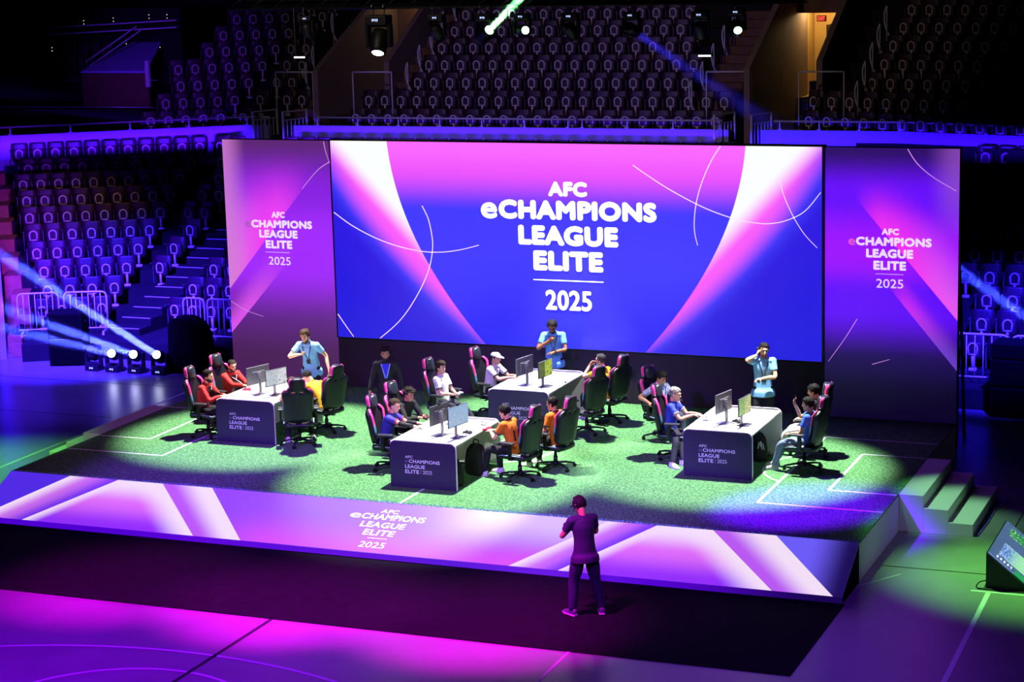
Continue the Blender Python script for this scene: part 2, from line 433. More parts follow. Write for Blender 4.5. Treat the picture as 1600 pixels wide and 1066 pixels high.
ex = thing('exit_sign', 'red lit EXIT sign above the corridor doorway', 'sign', (7.02, 28.76, 6.85))
MB().box((0, 0, 0), (0.26, 0.05, 0.17), None, 0.01).build('case', mat('exit_case', (40, 4, 4), emit=(120, 0, 0), strength=.6), ex)
put('lettering', text_mesh([('EXIT', -0.1, 0.1, -0.055, 0.055, 0.01)], plane_matrix((0, -0.029, 0), (1, 0, 0), (0, 0, 1))), mat('exit_letters', (255, 120, 90), emit=(255, 90, 60), strength=2.2), ex)
# rail frames and hooped handrails in front of the openings
def goal(x0, x1, label):
    o = thing('guard_rail', label, 'railing', (x0, 24.05, 4.2)); w = x1-x0; h = 1.5
    MB().tube([(0, 0, h), (w, 0, h)], 0.026, 6).build('rail', M_rail, o, True)
    for x in (0, w): MB().tube([(x, 0, 0), (x, 0, h)], 0.02, 6).build('post', M_rail, o, True)
goal(-7.64, -6.46, 'white guard rail frame left of the left vomitory'); goal(-5.2, -4.0, 'white guard rail frame right of the left vomitory')
goal(5.1, 6.3, 'white guard rail frame left of the lit doorway'); goal(7.57, 8.75, 'white guard rail frame right of the lit doorway')
ORD = ['first', 'second', 'third', 'fourth', 'fifth', 'sixth', 'seventh', 'eighth', 'ninth', 'tenth', 'eleventh', 'twelfth', 'thirteenth', 'fourteenth', 'fifteenth', 'sixteenth', 'seventeenth', 'eighteenth', 'nineteenth', 'twentieth', 'twenty-first', 'twenty-second', 'twenty-third', 'twenty-fourth', 'twenty-fifth', 'twenty-sixth', 'twenty-seventh', 'twenty-eighth', 'twenty-ninth', 'thirtieth']
hoop0 = None
def hoop(x, k, where, i):
    global hoop0
    loc = (x, yup(k)-0.3, zup(k)+0.1); lab = f'curved steel handrail hoop in {where}, {ORD[i]} from the bottom'
    if hoop0 is None:
        hoop0 = thing('handrail_hoop', lab, 'handrail', loc, 0, 'handrail hoops in the upper aisles')
        pts, _ = catmull([V((0, 0, 0.95)), V((-0.07, 0.02, 0.75)), V((-0.06, 0.04, 0.45)), V((0.03, 0.05, 0.2)), V((0.12, 0.05, 0.0))], [1]*5, 5)
        MB().tube(pts, 0.024, 6).build('hoop', M_rail, hoop0, True); MB().tube([(0, 0, -0.1), (0, 0, 0.95)], 0.016, 6).build('post', M_rail, hoop0, True)
    else: dup(hoop0, loc, 0, lab, 'handrail hoops in the upper aisles')
for i, k in enumerate((2, 3, 4, 5, 6)): hoop(-4.12, k, 'the left centre aisle', i)
for i, k in enumerate((1, 2, 3, 4, 5)): hoop(4.55+0.05*i, k, 'the right centre aisle', i)
for i, k in enumerate((1, 2, 3, 4, 5)): hoop(9.0+0.0*i, k, 'the aisle right of the lit doorway', i)
for i, k in enumerate((2, 3, 5)): hoop(-7.35-0.2*i, k, 'the aisle left of the left vomitory', i)

# ---------------------------------------------------------------- tip-up seats
M_seat = mat('seat_back', (46, 11, 34), rough=0.5, noise_amt=0.1, noise_scale=8)
M_pan = mat('seat_pan', (34, 10, 26), rough=0.55)
M_arch = mat('seat_bracket', (205, 192, 186), rough=0.4)
def seat_parts():
    bk = MB(); bk.rings([[V((x*w, 0.13+0.10*(z-0.42)+0.02*(1-x*x)*-1+o, z)) for x, o in ((-1, 0), (-.5, 0), (0, 0), (.5, 0), (1, 0), (1, .035), (.5, .035), (0, .035), (-.5, .035), (-1, .035))] for z, w in ((0.34, .215), (0.45, .23), (0.6, .236), (0.71, .23), (0.745, .205))])
    pn = MB(); pn.rings([[V((x*w, o, z)) for x, o in ((-1, .02), (-.6, 0), (.6, 0), (1, .02), (1, .07), (-1, .07))] for z, w in ((0.24, .16), (0.30, .195), (0.48, .20), (0.56, .19), (0.59, .16))])
    ar = MB(); pts = [V((0.095*math.cos(R(a)), -0.02, 0.47+0.105*math.sin(R(a)))) for a in range(-20, 201, 22)]
    ar.tube([V((0.085, -0.02, 0.34))]+pts+[V((-0.085, -0.02, 0.34))], 0.021, 6); ar.box((0, -0.015, 0.34), (0.19, 0.03, 0.03)).box((0, 0.01, 0.2), (0.05, 0.05, 0.26)).box((0, 0.02, 0.03), (0.16, 0.12, 0.06), None, .01)
    am = MB(); am.box((-0.245, 0.05, 0.56), (0.035, 0.22, 0.03), None, .008).box((-0.245, 0.1, 0.30), (0.025, 0.06, 0.52))
    return bk, pn, ar, am
ORDN = ORD
SEATS = []                                                           # (position, rotation, label, group)
def row_word(k, n): return ORD[k]+' row'
for k in range(1, 11):
    n = NSL[k]
    for i in range(n):
        t = T0L[k]+(t1left(k)-T0L[k])*i/(n-1)
        SEATS.append((PL(t, 14.5+1.03*(k-1), zlow(k)), R(30), f'folded maroon seat, {ORD[i]} from the left in the {ORD[k-1]} row of the angled left stand', 'seats of the angled left stand'))
CS = {9: [-8.0], 8: [-7.5], 7: [-7.42, -6.92], 6: [-7.28, -6.78], 5: [-6.64], 4: [-6.52], 3: [-6.33, -4.8, -4.3], 2: [-4.8, -4.3, -3.8], 1: [-4.72, -4.22, -3.72, -3.22]}
for k, xs in CS.items():
    for i, x in enumerate(xs): SEATS.append((V((x, 13.2+1.02*(k-1), zlow(k))), 0, f'folded maroon seat, {ORD[i]} from the left, {ORD[k-1]} row, right of the pale-edged aisle steps', 'aisle seats beside the backdrop'))
CR = {10: [12.63, 13.12, 13.6], 9: [12.72, 13.21, 13.7], 8: [12.74, 13.23, 13.72], 7: [12.74, 13.22, 13.71], 6: [13.24, 13.74, 14.24], 5: [13.27, 13.76, 14.25], 4: [13.26, 13.77, 14.3], 3: [13.88, 14.42], 2: [13.95, 14.48], 1: [13.95, 14.45, 14.95]}
for k, xs in CR.items():
    for i, x in enumerate(xs): SEATS.append((V((x, 13.2+1.02*(k-1), zlow(k))), 0, f'folded maroon seat, {ORD[i]} from the backdrop in the {ORD[k-1]} row of the right stand', 'seats of the right stand'))
for i in range(26): SEATS.append((V((-6.4+0.5*i, 13.2+1.02*9, zlow(10))), 0, f'dark seat top peeking over the screen, {ORD[i]} from the left in that row', 'seat tops behind the screen'))
for i in range(2): SEATS.append((V((-8.6+0.5*i, 13.2+1.02*9, zlow(10))), 0, f'dark seat top above the left backdrop panel, {ORD[i]} from the left', 'seat tops behind the left panel'))
UC = {0: (-5.1, 22), 1: (-5.1, 22), 2: (-3.95, 17), 3: (-3.98, 17), 4: (-3.95, 16), 5: (-3.9, 16), 6: (-3.9, 15)}
for k, (x, n) in UC.items():
    for i in range(n): SEATS.append((V((x+0.498*i, yup(k), zup(k))), 0, f'folded maroon seat, {ORD[i]} from the left in the {ORD[k]} row of the upper centre tier', 'seats of the upper centre tier'))
UL = {0: 5, 1: 5, 2: 5, 3: 6, 4: 5, 5: 5, 6: 5, 7: 4}
for k, n in UL.items():
    xs = {1: [-8.6, -7.72, -7.24], 2: [-8.5, -8.0], 3: [-8.6, -8.1], 4: [-8.9, -8.4]}.get(k, [-8.7])
    for i in range(n):
        p = V((-9.1, yup(k), zup(k)))-AU*(0.3+0.5*(n-1-i)); SEATS.append((p, math.atan2(AU.y, AU.x), f'folded maroon seat, {ORD[i]} from the left in the {ORD[k]} row of the upper left tier', 'seats of the upper left tier'))
    for i, x in enumerate(xs): SEATS.append((V((x, yup(k), zup(k))), 0, f'folded maroon seat by the left vomitory, {ORD[i]} of its few in the {ORD[k]} row', 'seats by the left vomitory'))
UR = {0: (0.2, 12), 1: (0.1, 12), 2: (1.6, 9), 3: (1.75, 9), 4: (1.8, 9), 5: (1.9, 9), 6: (1.95, 8)}
for k, (s0, n) in UR.items():
    for i in range(n):
        p = V((7.6, yup(k)+0.35, zup(k)))+AR*(s0+0.53*i); SEATS.append((p, math.atan2(AR.y, AR.x), f'dark folded seat, {ORD[i]} from the left in the {ORD[k]} row of the upper right tier', 'seats of the upper right tier'))
SEATS.sort(key=lambda s: (s[0]-CAM_POS).length)
bk, pn, ar, am = seat_parts(); seat0 = None
SM = [x.mesh(n, sm) for x, n, sm in ((bk, 'backrest', True), (pn, 'seat_pan', True), (ar, 'bracket', True), (am, 'armrest', False))]
for me, m in zip(SM, (M_seat, M_pan, M_arch, mat('seat_armrest', (64, 58, 66), rough=.5))): me.materials.append(m)
rest = []
for i, (p, rz, lab, grp) in enumerate(SEATS):
    if i >= 300: rest.append((p, rz)); continue
    o = thing('arena_seat', lab, 'seat', p, rz, grp)
    for me in SM:
        c = bpy.data.objects.new(me.name.split('.')[0], me); COL.objects.link(c); c.parent = o
if rest:
    root = thing('arena_seating', 'dark folded seats in the highest rows of the upper tiers', 'seats', (0, 0, 0)); root['kind'] = 'stuff'
    for me in SM:
        bm = bmesh.new()
        for p, rz in rest:
            n0 = len(bm.verts); bm.from_mesh(me); bm.verts.ensure_lookup_table(); M = Matrix.Translation(p) @ Matrix.Rotation(rz, 4, 'Z')
            for v in bm.verts[n0:]: v.co = M @ v.co
        m2 = bpy.data.meshes.new(me.name.split('.')[0]+'s'); bm.to_mesh(m2); bm.free(); m2.materials.append(me.materials[0])
        c = put(m2.name, m2, None, root); 

# ---------------------------------------------------------------- hospitality box, upper left
bx = thing('hospitality_box', 'dark hospitality box with a tilted pale canopy in the upper left corner', 'box', (-12, 22.6, 4.3))
MB().box((-1.8, 0.0, 0.22), (5.2, 0.12, 0.44)).build('lower_wall', M_conc, bx)
MB().box((-0.15, 0.2, 0.95), (2.2, 0.1, 1.0)).build('front_panel', M_brown, bx)
MB().prism([(-1.25, 0), (0.95, 0), (-0.3, 3.0), (-1.3, 3.0)], (0, 0.1, 1.47), (1, 0, 0), (0, 0.97, 0.22), (0, 0, 0.06)).build('canopy', M_wallw, bx)
MB().box((1.02, 0.05, 1.45), (0.12, 0.12, 0.75), None, .01).build('post', M_rail, bx)
MB().box((-2.0, 3.2, 1.5), (4.6, 0.1, 3.4)).build('back_wall', M_conc, bx)
put('lettering', text_mesh([('K', -2.05, -1.9, 1.12, 1.34, .01)], plane_matrix((0, 3.1, 0), (1, 0, 0), (0, 0, 1))), M_rail, bx)
for y, z in ((0.0, 0.5), (0.25, 1.25)): MB().tube([(-4.4, y, z), (1.2, y, z)], 0.02, 6).build('rail', M_steel, bx, True)
for z in (2.62, 2.42): MB().tube([(-4.4, 1.2, z+0.05), (1.35, 1.2, z+0.28)], 0.022, 6).build('rail', M_rail, bx, True)
for dx in (0, 0.12): MB().tube([(-1.4+dx, 0.6, 1.75-dx), (0.15+dx, 1.0, 2.75-dx)], 0.02, 6).build('stair_rail', M_rail, bx, True)
b = MB()
for px, pz in ((-4.1, 1.95), (-3.75, 1.95), (-3.3, 2.0), (-3.1, 2.0), (-2.65, 2.0), (-2.2, 2.02), (-2.0, 2.02), (-1.45, 2.05), (-0.9, 2.0), (-0.7, 2.02), (-0.5, 2.03), (-0.28, 2.04), (-1.3, 1.65), (-1.65, 1.5), (-1.9, 1.3), (-2.2, 1.1), (-2.6, .85), (-2.8, .7), (-2.9, 2.75), (-1.85, 2.82), (-0.6, 2.9), (0.02, 2.9)):
    for dz in (0.0, 0.1): b.ell((px, 2.9, pz+dz), (0.012, 0.012, 0.012), None, 6, 4)
b.build('lamp', mat('tiny_glow_dot', (255, 240, 220), emit=(255, 235, 215), strength=1.6), bx)  # pairs of tiny glowing dots in front of the back wall
for i in range(5):
    c0 = thing('lounge_chair', f'dark lounge chair in the hospitality box, {ORD[i]} from the left', 'chair', (-15.2+0.42*i, 24.4, 5.75), 0, 'lounge chairs in the hospitality box')
    MB().box((0, 0, 0.4), (0.34, 0.34, 0.06), None, .02).build('seat', M_seat, c0); MB().box((0, 0.16, 0.62), (0.34, 0.05, 0.42), None, .02).build('backrest', M_seat, c0)
    for sx in (-.14, .14):
        for sy in (-.14, .14): MB().box((sx, sy, 0.19), (0.03, 0.03, 0.38)).build('leg', M_steel, c0)
struct(MB().box((-15.0, 25.0, 4.95), (7.0, 3.2, 1.6)).build('floor_box', M_conc))

# ---------------------------------------------------------------- end wall at the far left
a, c = PL(-1.52, 13.2), PL(-2.72, 24.0)
struct(wall_seg([(c.x, c.y), (a.x, a.y)], 0, 4.3, 0.15).build('wall_tunnel', M_wallw))

# ---------------------------------------------------------------- crowd barriers, cases and speakers round the floor
M_bar = mat('barrier_white', (215, 218, 226), rough=0.35)
def barrier(label, x, y, z, w, rz=0.0, n=7):
    o = thing('crowd_barrier', label, 'barrier', (x, y, z), R(rz), 'crowd barriers')
    h = 1.0; r = 0.1; pts = [V((0, 0, 0.12)), V((0, 0, h-r)), V((r*.3, 0, h-r*.3)), V((r, 0, h)), V((w-r, 0, h)), V((w-r*.3, 0, h-r*.3)), V((w, 0, h-r)), V((w, 0, 0.12))]
    MB().tube(pts, 0.022, 8).tube([(0, 0, 0.14), (w, 0, 0.14)], 0.018, 6).build('frame', M_bar, o, True)
    b = MB()
    for i in range(1, n): b.tube([(w*i/n, 0, 0.14), (w*i/n, 0, h)], 0.011, 6)
    b.build('bars', M_bar, o, True)
    for x0 in (0.08, w-0.08): MB().box((x0, 0, 0.075), (0.04, 0.45, 0.03), None, .005).box((x0, -.2, .03), (.05, .06, .06)).box((x0, .2, .03), (.05, .06, .06)).build('foot', M_bar, o)
zp = zlow(1)
barrier('white crowd barrier at the far left end below the angled stand', -7.95, 11.52, zp-.005, 0.95, 28); barrier('white crowd barrier below the angled stand, right of the far left one', -6.98, 12.0, zp-.005, 1.0, 22)
barrier('white crowd barrier just right of the aisle stairs', -3.75, 12.0, zp, 0.55, 0, 5); barrier('white crowd barrier against the left edge of the backdrop', -3.12, 12.0, zp, 1.0)
barrier('white crowd barrier below the right stand, nearest the backdrop', 13.7, 12.0, zp, 1.15); barrier('white crowd barrier at the right edge below the right stand', 14.92, 12.0, zp, 1.1)
M_case = mat('case_black', (9, 9, 10), rough=0.6, noise_amt=.2, noise_scale=20)
def cabinet(label, x, y, w, d, hs, rz=0, name='speaker_stack', cat='speaker'):
    o = thing(name, label, cat, (x, y, 0), R(rz)); z = 0
    for h in hs:
        c = MB().box((0, 0, z+h/2), (w, d, h-0.01), None, 0.015).build('cabinet', M_matte, o); 
        MB().box((0, -d/2-0.006, z+h/2), (w*0.9, 0.02, h*0.86), None, 0.006).build('grille', mat('grille_black', (4, 4, 5), rough=.95, noise_amt=.4, noise_scale=120, spec=.05), c)
        for sx in (-1, 1): MB().box((sx*(w/2+.004), 0, z+h*.6), (.02, .12, .05), None, .005).build('handle', M_black, c)
        z += h
    return o
cabinet('black speaker stack before the barriers on the far left', -6.05, 10.75, 0.78, 0.7, (0.62, 0.6), 20)
cabinet('black speaker cabinet at the right edge below the right stand', 15.15, 11.2, 0.9, 0.7, (0.6, 0.55, 0.3), -5)
dr = thing('draped_cabinet', 'tall cabinet under a black drape beside the backdrop', 'cabinet', (-2.85, 10.75, 0), R(5))
MB().rings([[V((x*w+s, y*.36, z)) for x, y in ((-1, -1), (-.4, -1.08), (.3, -.95), (1, -1.05), (1.06, 0), (1, 1), (-1, 1), (-1.05, 0))] for z, w, s in ((0.0, .42, .0), (.35, .40, .01), (.8, .37, 0), (1.05, .30, -.06), (1.16, .20, -.14), (1.2, .12, -.18))]).build('drape', M_matte, dr, True)
# ================================================================ STAGE
def turf_mat():
    m = bpy.data.materials.new('stage_turf'); m.use_nodes = True; nt = m.node_tree; b = nt.nodes['Principled BSDF']
    tc = nt.nodes.new('ShaderNodeTexCoord'); nz = nt.nodes.new('ShaderNodeTexNoise'); nz.inputs['Scale'].default_value = 27; nz.inputs['Detail'].default_value = 5; nz.inputs['Roughness'].default_value = 0.75
    nt.links.new(tc.outputs['Object'], nz.inputs['Vector'])
    rp = nt.nodes.new('ShaderNodeValToRGB'); e = rp.color_ramp.elements
    e[0].position = .32; e[0].color = (*lin((36, 82, 52)), 1); e[1].position = .70; e[1].color = (*lin((142, 192, 128)), 1)
    k = e.new(.5); k.color = (*lin((78, 134, 82)), 1)
    nt.links.new(nz.outputs['Fac'], rp.inputs['Fac']); nt.links.new(rp.outputs['Color'], b.inputs['Base Color'])
    bp = nt.nodes.new('ShaderNodeBump'); bp.inputs['Strength'].default_value = .5; bp.inputs['Distance'].default_value = .02
    nt.links.new(nz.outputs['Fac'], bp.inputs['Height']); nt.links.new(bp.outputs['Normal'], b.inputs['Normal'])
    b.inputs['Roughness'].default_value = .9; b.inputs['Specular IOR Level'].default_value = .15
    return m
M_turf = turf_mat()
M_pitch = mat('pitch_line', (205, 225, 215), rough=.8)
M_side = mat('stage_side', (196, 190, 204), rough=.6)
stage = thing('stage', 'low raised stage with green turf top and bright violet sloping front', 'stage', (W_/2, D_/2, 0))
O = V((W_/2, D_/2, 0))
def rel(x, y, z=0): return V((x, y, z))-O
MB().box(rel(W_/2, D_/2, 0.285), (W_, D_, 0.57)).build('side_panel', M_side, stage)
MB().box(rel(W_/2, D_/2, 0.585), (W_, D_, 0.03)).build('turf', M_turf, stage)
# a miniature football pitch in white
b = MB(); z = H_+0.002; lw = 0.045
def pl(x0, y0, x1, y1):
    b.box(rel((x0+x1)/2, (y0+y1)/2, z), (max(abs(x1-x0), lw), max(abs(y1-y0), lw), 0.003))
cy = 3.87
for sgn, x0 in ((1, 0.02), (-1, W_-0.02)):
    b = MB(); pl(x0, cy-1.2, x0+sgn*1.07, cy-1.2); pl(x0+sgn*1.07, cy-1.2, x0+sgn*1.07, cy+1.2); pl(x0, cy+1.2, x0+sgn*1.07, cy+1.2); b.build('goal_area_line', M_pitch, stage)
    b = MB(); pl(x0, cy-2.22, x0+sgn*1.95, cy-2.22); pl(x0+sgn*1.95, cy-2.22, x0+sgn*1.95, cy+2.22); pl(x0, cy+2.22, x0+sgn*1.95, cy+2.22); b.build('penalty_area_line', M_pitch, stage)
    b = MB(); pts = [(x0+sgn*(1.3+1.12*math.cos(R(a))), cy+1.12*math.sin(R(a))) for a in range(-54, 55, 6)]
    for p, q in zip(pts[:-1], pts[1:]): b.bar(rel(*p, z), rel(*q, z), lw, .003)
    b.build('penalty_arc_line', M_pitch, stage)
b = MB(); pl(7.3, 0.02, 7.3, D_-0.05); b.build('halfway_line', M_pitch, stage)
b = MB(); pts = [(7.3+1.15*math.cos(R(a)), cy+1.15*math.sin(R(a))) for a in range(0, 361, 8)]
for p, q in zip(pts[:-1], pts[1:]): b.bar(rel(*p, z), rel(*q, z), lw, .003)
b.build('centre_circle_line', M_pitch, stage)
# scruffy turf fringe along the front edge, rim light painted in as pale cyan
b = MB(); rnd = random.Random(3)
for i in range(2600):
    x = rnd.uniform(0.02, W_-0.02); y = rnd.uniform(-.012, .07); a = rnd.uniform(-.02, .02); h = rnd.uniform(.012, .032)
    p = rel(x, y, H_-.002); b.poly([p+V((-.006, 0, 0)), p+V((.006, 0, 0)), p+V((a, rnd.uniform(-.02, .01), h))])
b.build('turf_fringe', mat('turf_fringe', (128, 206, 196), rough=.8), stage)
def banner_art(x, y, z):
    x = x+W_/2; s = (y+D_/2)*(-1/S_)
    A = 1.185-1.107*s; B = 2.13-1.224*s; C = 2.985+1.163*s; D = 3.92+1.084*s
    def group(col, A, B, C, D, base_out):
        inA = A.lt(x); inB = B.lt(x); inC = C.lt(x); inD = D.lt(x)
        u = (x-A)/(B-A); ab = nmix(u.ss(0.0, 0.5), (252, 228, 255), nmix(u.ss(.45, 1.0), (205, 110, 245), (118, 52, 242)))
        bc = nmix(s.ss(0.05, .5), (250, 228, 255), nmix(s.ss(.45, .95), (226, 110, 250), (150, 48, 255)))
        bc = nmix((C-x).ss(.75, .05), bc, (252, 230, 255)); bc = nmix((x-B).ss(.35, .0), bc, (250, 225, 255))
        v = (x-C)/(D-C); cd = nmix(v.ss(.15, .8), (190, 92, 248), (252, 230, 255))
        col = nmix(inA, col, ab); col = nmix(inB, col, bc); col = nmix(inC, col, cd); return nmix(inD, col, base_out)
    mid = nmix(s.ss(.3, 1.0), (168, 88, 255), (222, 84, 252)); mid = nmix(x.ss(7.6, 9.4)*s.ss(.85, .1), mid, (226, 196, 255)); mid = nmix(x.ss(5.6, 4.0), mid, (150, 74, 255))
    col = group(nrgb((84, 44, 236)), A, B, C, D, mid)
    A = 10.78-1.221*s; B = 11.55-1.205*s; C = 12.42+1.173*s; D = 13.38+1.095*s
    endc = nmix(x.ss(13.9, 14.55), (112, 96, 255), (26, 14, 84))  # light falloff painted as darkening at the banner's right end
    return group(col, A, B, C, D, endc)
M_banner = art_material('front_banner_art', banner_art, 0.92, base=.05)  # the printed banner emits in place of light falling on it
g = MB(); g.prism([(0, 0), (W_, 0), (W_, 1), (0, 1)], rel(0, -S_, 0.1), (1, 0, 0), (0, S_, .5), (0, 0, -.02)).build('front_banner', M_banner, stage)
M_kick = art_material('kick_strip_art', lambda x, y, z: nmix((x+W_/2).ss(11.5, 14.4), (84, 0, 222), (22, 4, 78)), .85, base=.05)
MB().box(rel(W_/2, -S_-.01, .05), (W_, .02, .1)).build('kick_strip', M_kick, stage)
for x in (0.01, W_-.01): MB().prism([(0, .57), (-S_, .09), (-S_, 0), (0, 0)], rel(x-.01, 0, 0), (0, 1, 0), (0, 0, 1), (.02, 0, 0)).build('ramp_cheek', M_matte, stage)
M_wtext = mat('white_lettering', (250, 245, 255), rough=.5, emit=(255, 245, 255), strength=.9)
def F(x, s): return (x, -s)       # helper frame of the banner: plane coordinates x, -s
fm = plane_matrix(rel(0, 0, H_+.004), (1, 0, 0), (0, S_, .5))
sl = .12
put('lettering', text_mesh([('AFC', 7.075, 7.37, -.22, -.147, .02, sl), ('e', 6.585, 6.77, -.352, -.262, 0, sl), ('CHAMPIONS', 6.79, 7.87, -.356, -.245, .024, sl), ('LEAGUE', 6.845, 7.60, -.515, -.405, .024, sl), ('ELITE', 6.965, 7.49, -.67, -.56, .024, sl),
    (None, 7.09, 7.42, -.728, -.72, 0), ('2025', 7.005, 7.44, -.91, -.80, .0, .15)], fm), M_wtext, stage)

# ---------------------------------------------------------------- side steps
def steps(name, label, x, sgn):
    o = thing(name, label, 'steps', (x, 2.76, 0)); M_step = mat('step_white', (205, 203, 212), rough=.55)
    for i, (z, w) in enumerate(((.6, .0), (.4, .385), (.2, .77))):
        MB().box((sgn*(w+.1925), 1.175, z/2), (.385, 2.35, z), None, .004).build('step', M_step, o)
    return o
steps('stage_steps', 'white three-tread steps at the right end of the stage', W_+.002, 1)
steps('stage_steps', 'white three-tread steps at the left end of the stage', -.002, -1)

# ================================================================ BACKDROP
M_frame = mat('screen_frame', (8, 8, 12), rough=.5)
ZB = H_
def curve_ribbon(b, pts, y, w0, w1=None):
    pts, _ = catmull([V((p[0], y, p[1])) for p in pts], [1]*len(pts), 6); T = frames(pts); n = len(pts); L, Q = [], []
    for i, (p, t) in enumerate(zip(pts, T)):
        w = w0 if w1 is None else w0+(w1-w0)*i/(n-1); nr = V((-t.z, 0, t.x))*w/2
        L.append(b.bm.verts.new(p+nr)); Q.append(b.bm.verts.new(p-nr))
    for i in range(n-1): b.bm.faces.new((L[i], Q[i], Q[i+1], L[i+1]))
def panel(name, label, x0, x1, art, lines, logo):
    o = thing(name, label, 'backdrop panel', (x0, D_, ZB)); w = x1-x0; h = 5.49-ZB
    MB().box((w/2, .13, h/2), (w, .22, h)).build('frame', M_matte, o)
    MB().box((w/2, .01, h/2), (w, .02, h)).build('print', art, o)  # printed fabric; its emission stands in for the wash light on it
    for pts, wd in lines:
        b = MB(); curve_ribbon(b, [(p[0]-x0, p[1]-ZB) for p in pts], -.004, wd, wd*.6)
        b.build('curved_line', mat('pink_line', (240, 190, 250), emit=(240, 170, 245), strength=.75), o)
    put('lettering', text_mesh([(L[0], L[1]-x0, L[2]-x0, L[3]-ZB, L[4]-ZB, L[5]) for L in logo], plane_matrix((0, -.006, 0), (1, 0, 0), (0, 0, 1))), mat('panel_lettering', (250, 235, 255), emit=(248, 228, 255), strength=.85), o)
    e = [L for L in logo if L[0] == 'e']
    return o
def art_left(x, y, z):
    base = nmix(z.ss(4.9, 3.9), (94, 38, 118), nmix(z.ss(4.0, 3.0), (136, 30, 226), (164, 40, 255)))
    base = nmix(z.ss(2.4, 1.2), base, nmix(z.ss(1.5, .5), (98, 36, 138), (74, 32, 88)))
    d1 = z-1.872-1.168*x; d2 = z-.978-1.093*x
    a = d1.gt(0)*d1.ss(2.5, .1)*z.ss(4.75, 3.4)*x.ss(2.1, 1.1)
    pink = nmix(x.ss(.9, .0), (240, 62, 246), (226, 112, 232))
    c = nmix(a, base, pink)
    c = nmix(d1.gt(0)*x.ss(.55, .0)*.75, c, (214, 128, 214))
    b2 = (d1.lt(0))*d2.gt(0)*d2.ss(.75, 0)*x.ss(1.5, .3)
    return nmix(b2, c, (222, 84, 240))
def art_right(x, y, z):
    base = nmix(z.ss(4.85, 4.1), (44, 4, 104), (104, 0, 252)); base = nmix(z.ss(4.0, 3.2), base, (158, 4, 255)); base = nmix(z.ss(2.9, 2.3), base, (98, 0, 250))
    base = nmix(z.ss(2.0, 1.1), base, nmix(z.ss(1.4, .4), (34, 2, 96), (12, 2, 42)))
    xx = x+12.24; d1 = (z-4.041)+1.171*(xx-12.749); d2 = (z-2.385)+1.193*(xx-13.415)
    a = d1.gt(0)*d1.ss(1.5, .0)*z.ss(4.5, 3.4)*xx.ss(12.7, 13.3)
    c = nmix(a, base, nmix(xx.ss(13.6, 14.6), (242, 44, 244), (232, 88, 244)))
    c = nmix(xx.ss(14.0, 14.6)*z.ss(3.0, 4.4)*.7, c, (150, 78, 196))
    b2 = d1.lt(0)*d2.gt(0)*d2.ss(.6, 0)*xx.ss(13.3, 13.8)
    return nmix(b2, c, nmix(z.ss(2.2, 1.2), (205, 40, 246), (108, 60, 205)))
lgL = [('AFC', 1.04, 1.336, 3.945, 4.068, .055), ('CHAMPIONS', .575, 1.935, 3.74, 3.898, .06), ('LEAGUE', .742, 1.604, 3.541, 3.702, .06), ('ELITE', .878, 1.475, 3.33, 3.494, .06), (None, .864, 1.407, 3.25, 3.257, 0), ('2025', .93, 1.42, 3.0, 3.161, .0)]
lgR = [('AFC', 13.26, 13.566, 3.955, 4.069, .055), ('CHAMPIONS', 12.80, 14.145, 3.755, 3.91, .06), ('LEAGUE', 12.985, 13.822, 3.541, 3.70, .06), ('ELITE', 13.117, 13.699, 3.326, 3.487, .06), (None, 13.155, 13.652, 3.248, 3.255, 0), ('2025', 13.169, 13.65, 3.003, 3.162, .0)]
pL = panel('backdrop_panel', 'tall violet and pink printed panel left of the big screen', 0.0, 2.40, art_material('left_panel_art', art_left, .97, base=.02),
      [([(2.269, 5.48), (2.309, 5.273), (2.39, 5.03)], .016), ([(2.39, 5.085), (2.128, 4.926), (1.845, 4.644), (1.75, 4.53)], .014), ([(.02, 2.219), (.341, 2.05), (.737, 1.937)], .01)], lgL)
pR = panel('backdrop_panel', 'tall violet and magenta printed panel right of the big screen', 12.24, 14.61, art_material('right_panel_art', art_right, .97, base=.015),
      [([(13.706, 5.48), (13.877, 5.227), (14.158, 4.992), (14.56, 4.76)], .016), ([(12.83, 2.423), (12.596, 2.037), (12.304, 1.615)], .012), ([(13.104, 1.602), (13.424, 1.711)], .01)], lgR)
M_pe = mat('pale_pink_letter', (236, 90, 190), emit=(240, 96, 196), strength=.8); M_de = mat('dull_letter', (150, 90, 160), emit=(196, 110, 226), strength=.6)
put('lettering', text_mesh([('e', .44-0, .55, 3.745-ZB, 3.86-ZB, .03)], plane_matrix((0, -.006, 0), (1, 0, 0), (0, 0, 1))), M_de, pL)
put('lettering', text_mesh([('e', 12.665-12.24, 12.785-12.24, 3.755-ZB, 3.872-ZB, .03)], plane_matrix((0, -.006, 0), (1, 0, 0), (0, 0, 1))), M_pe, pR)

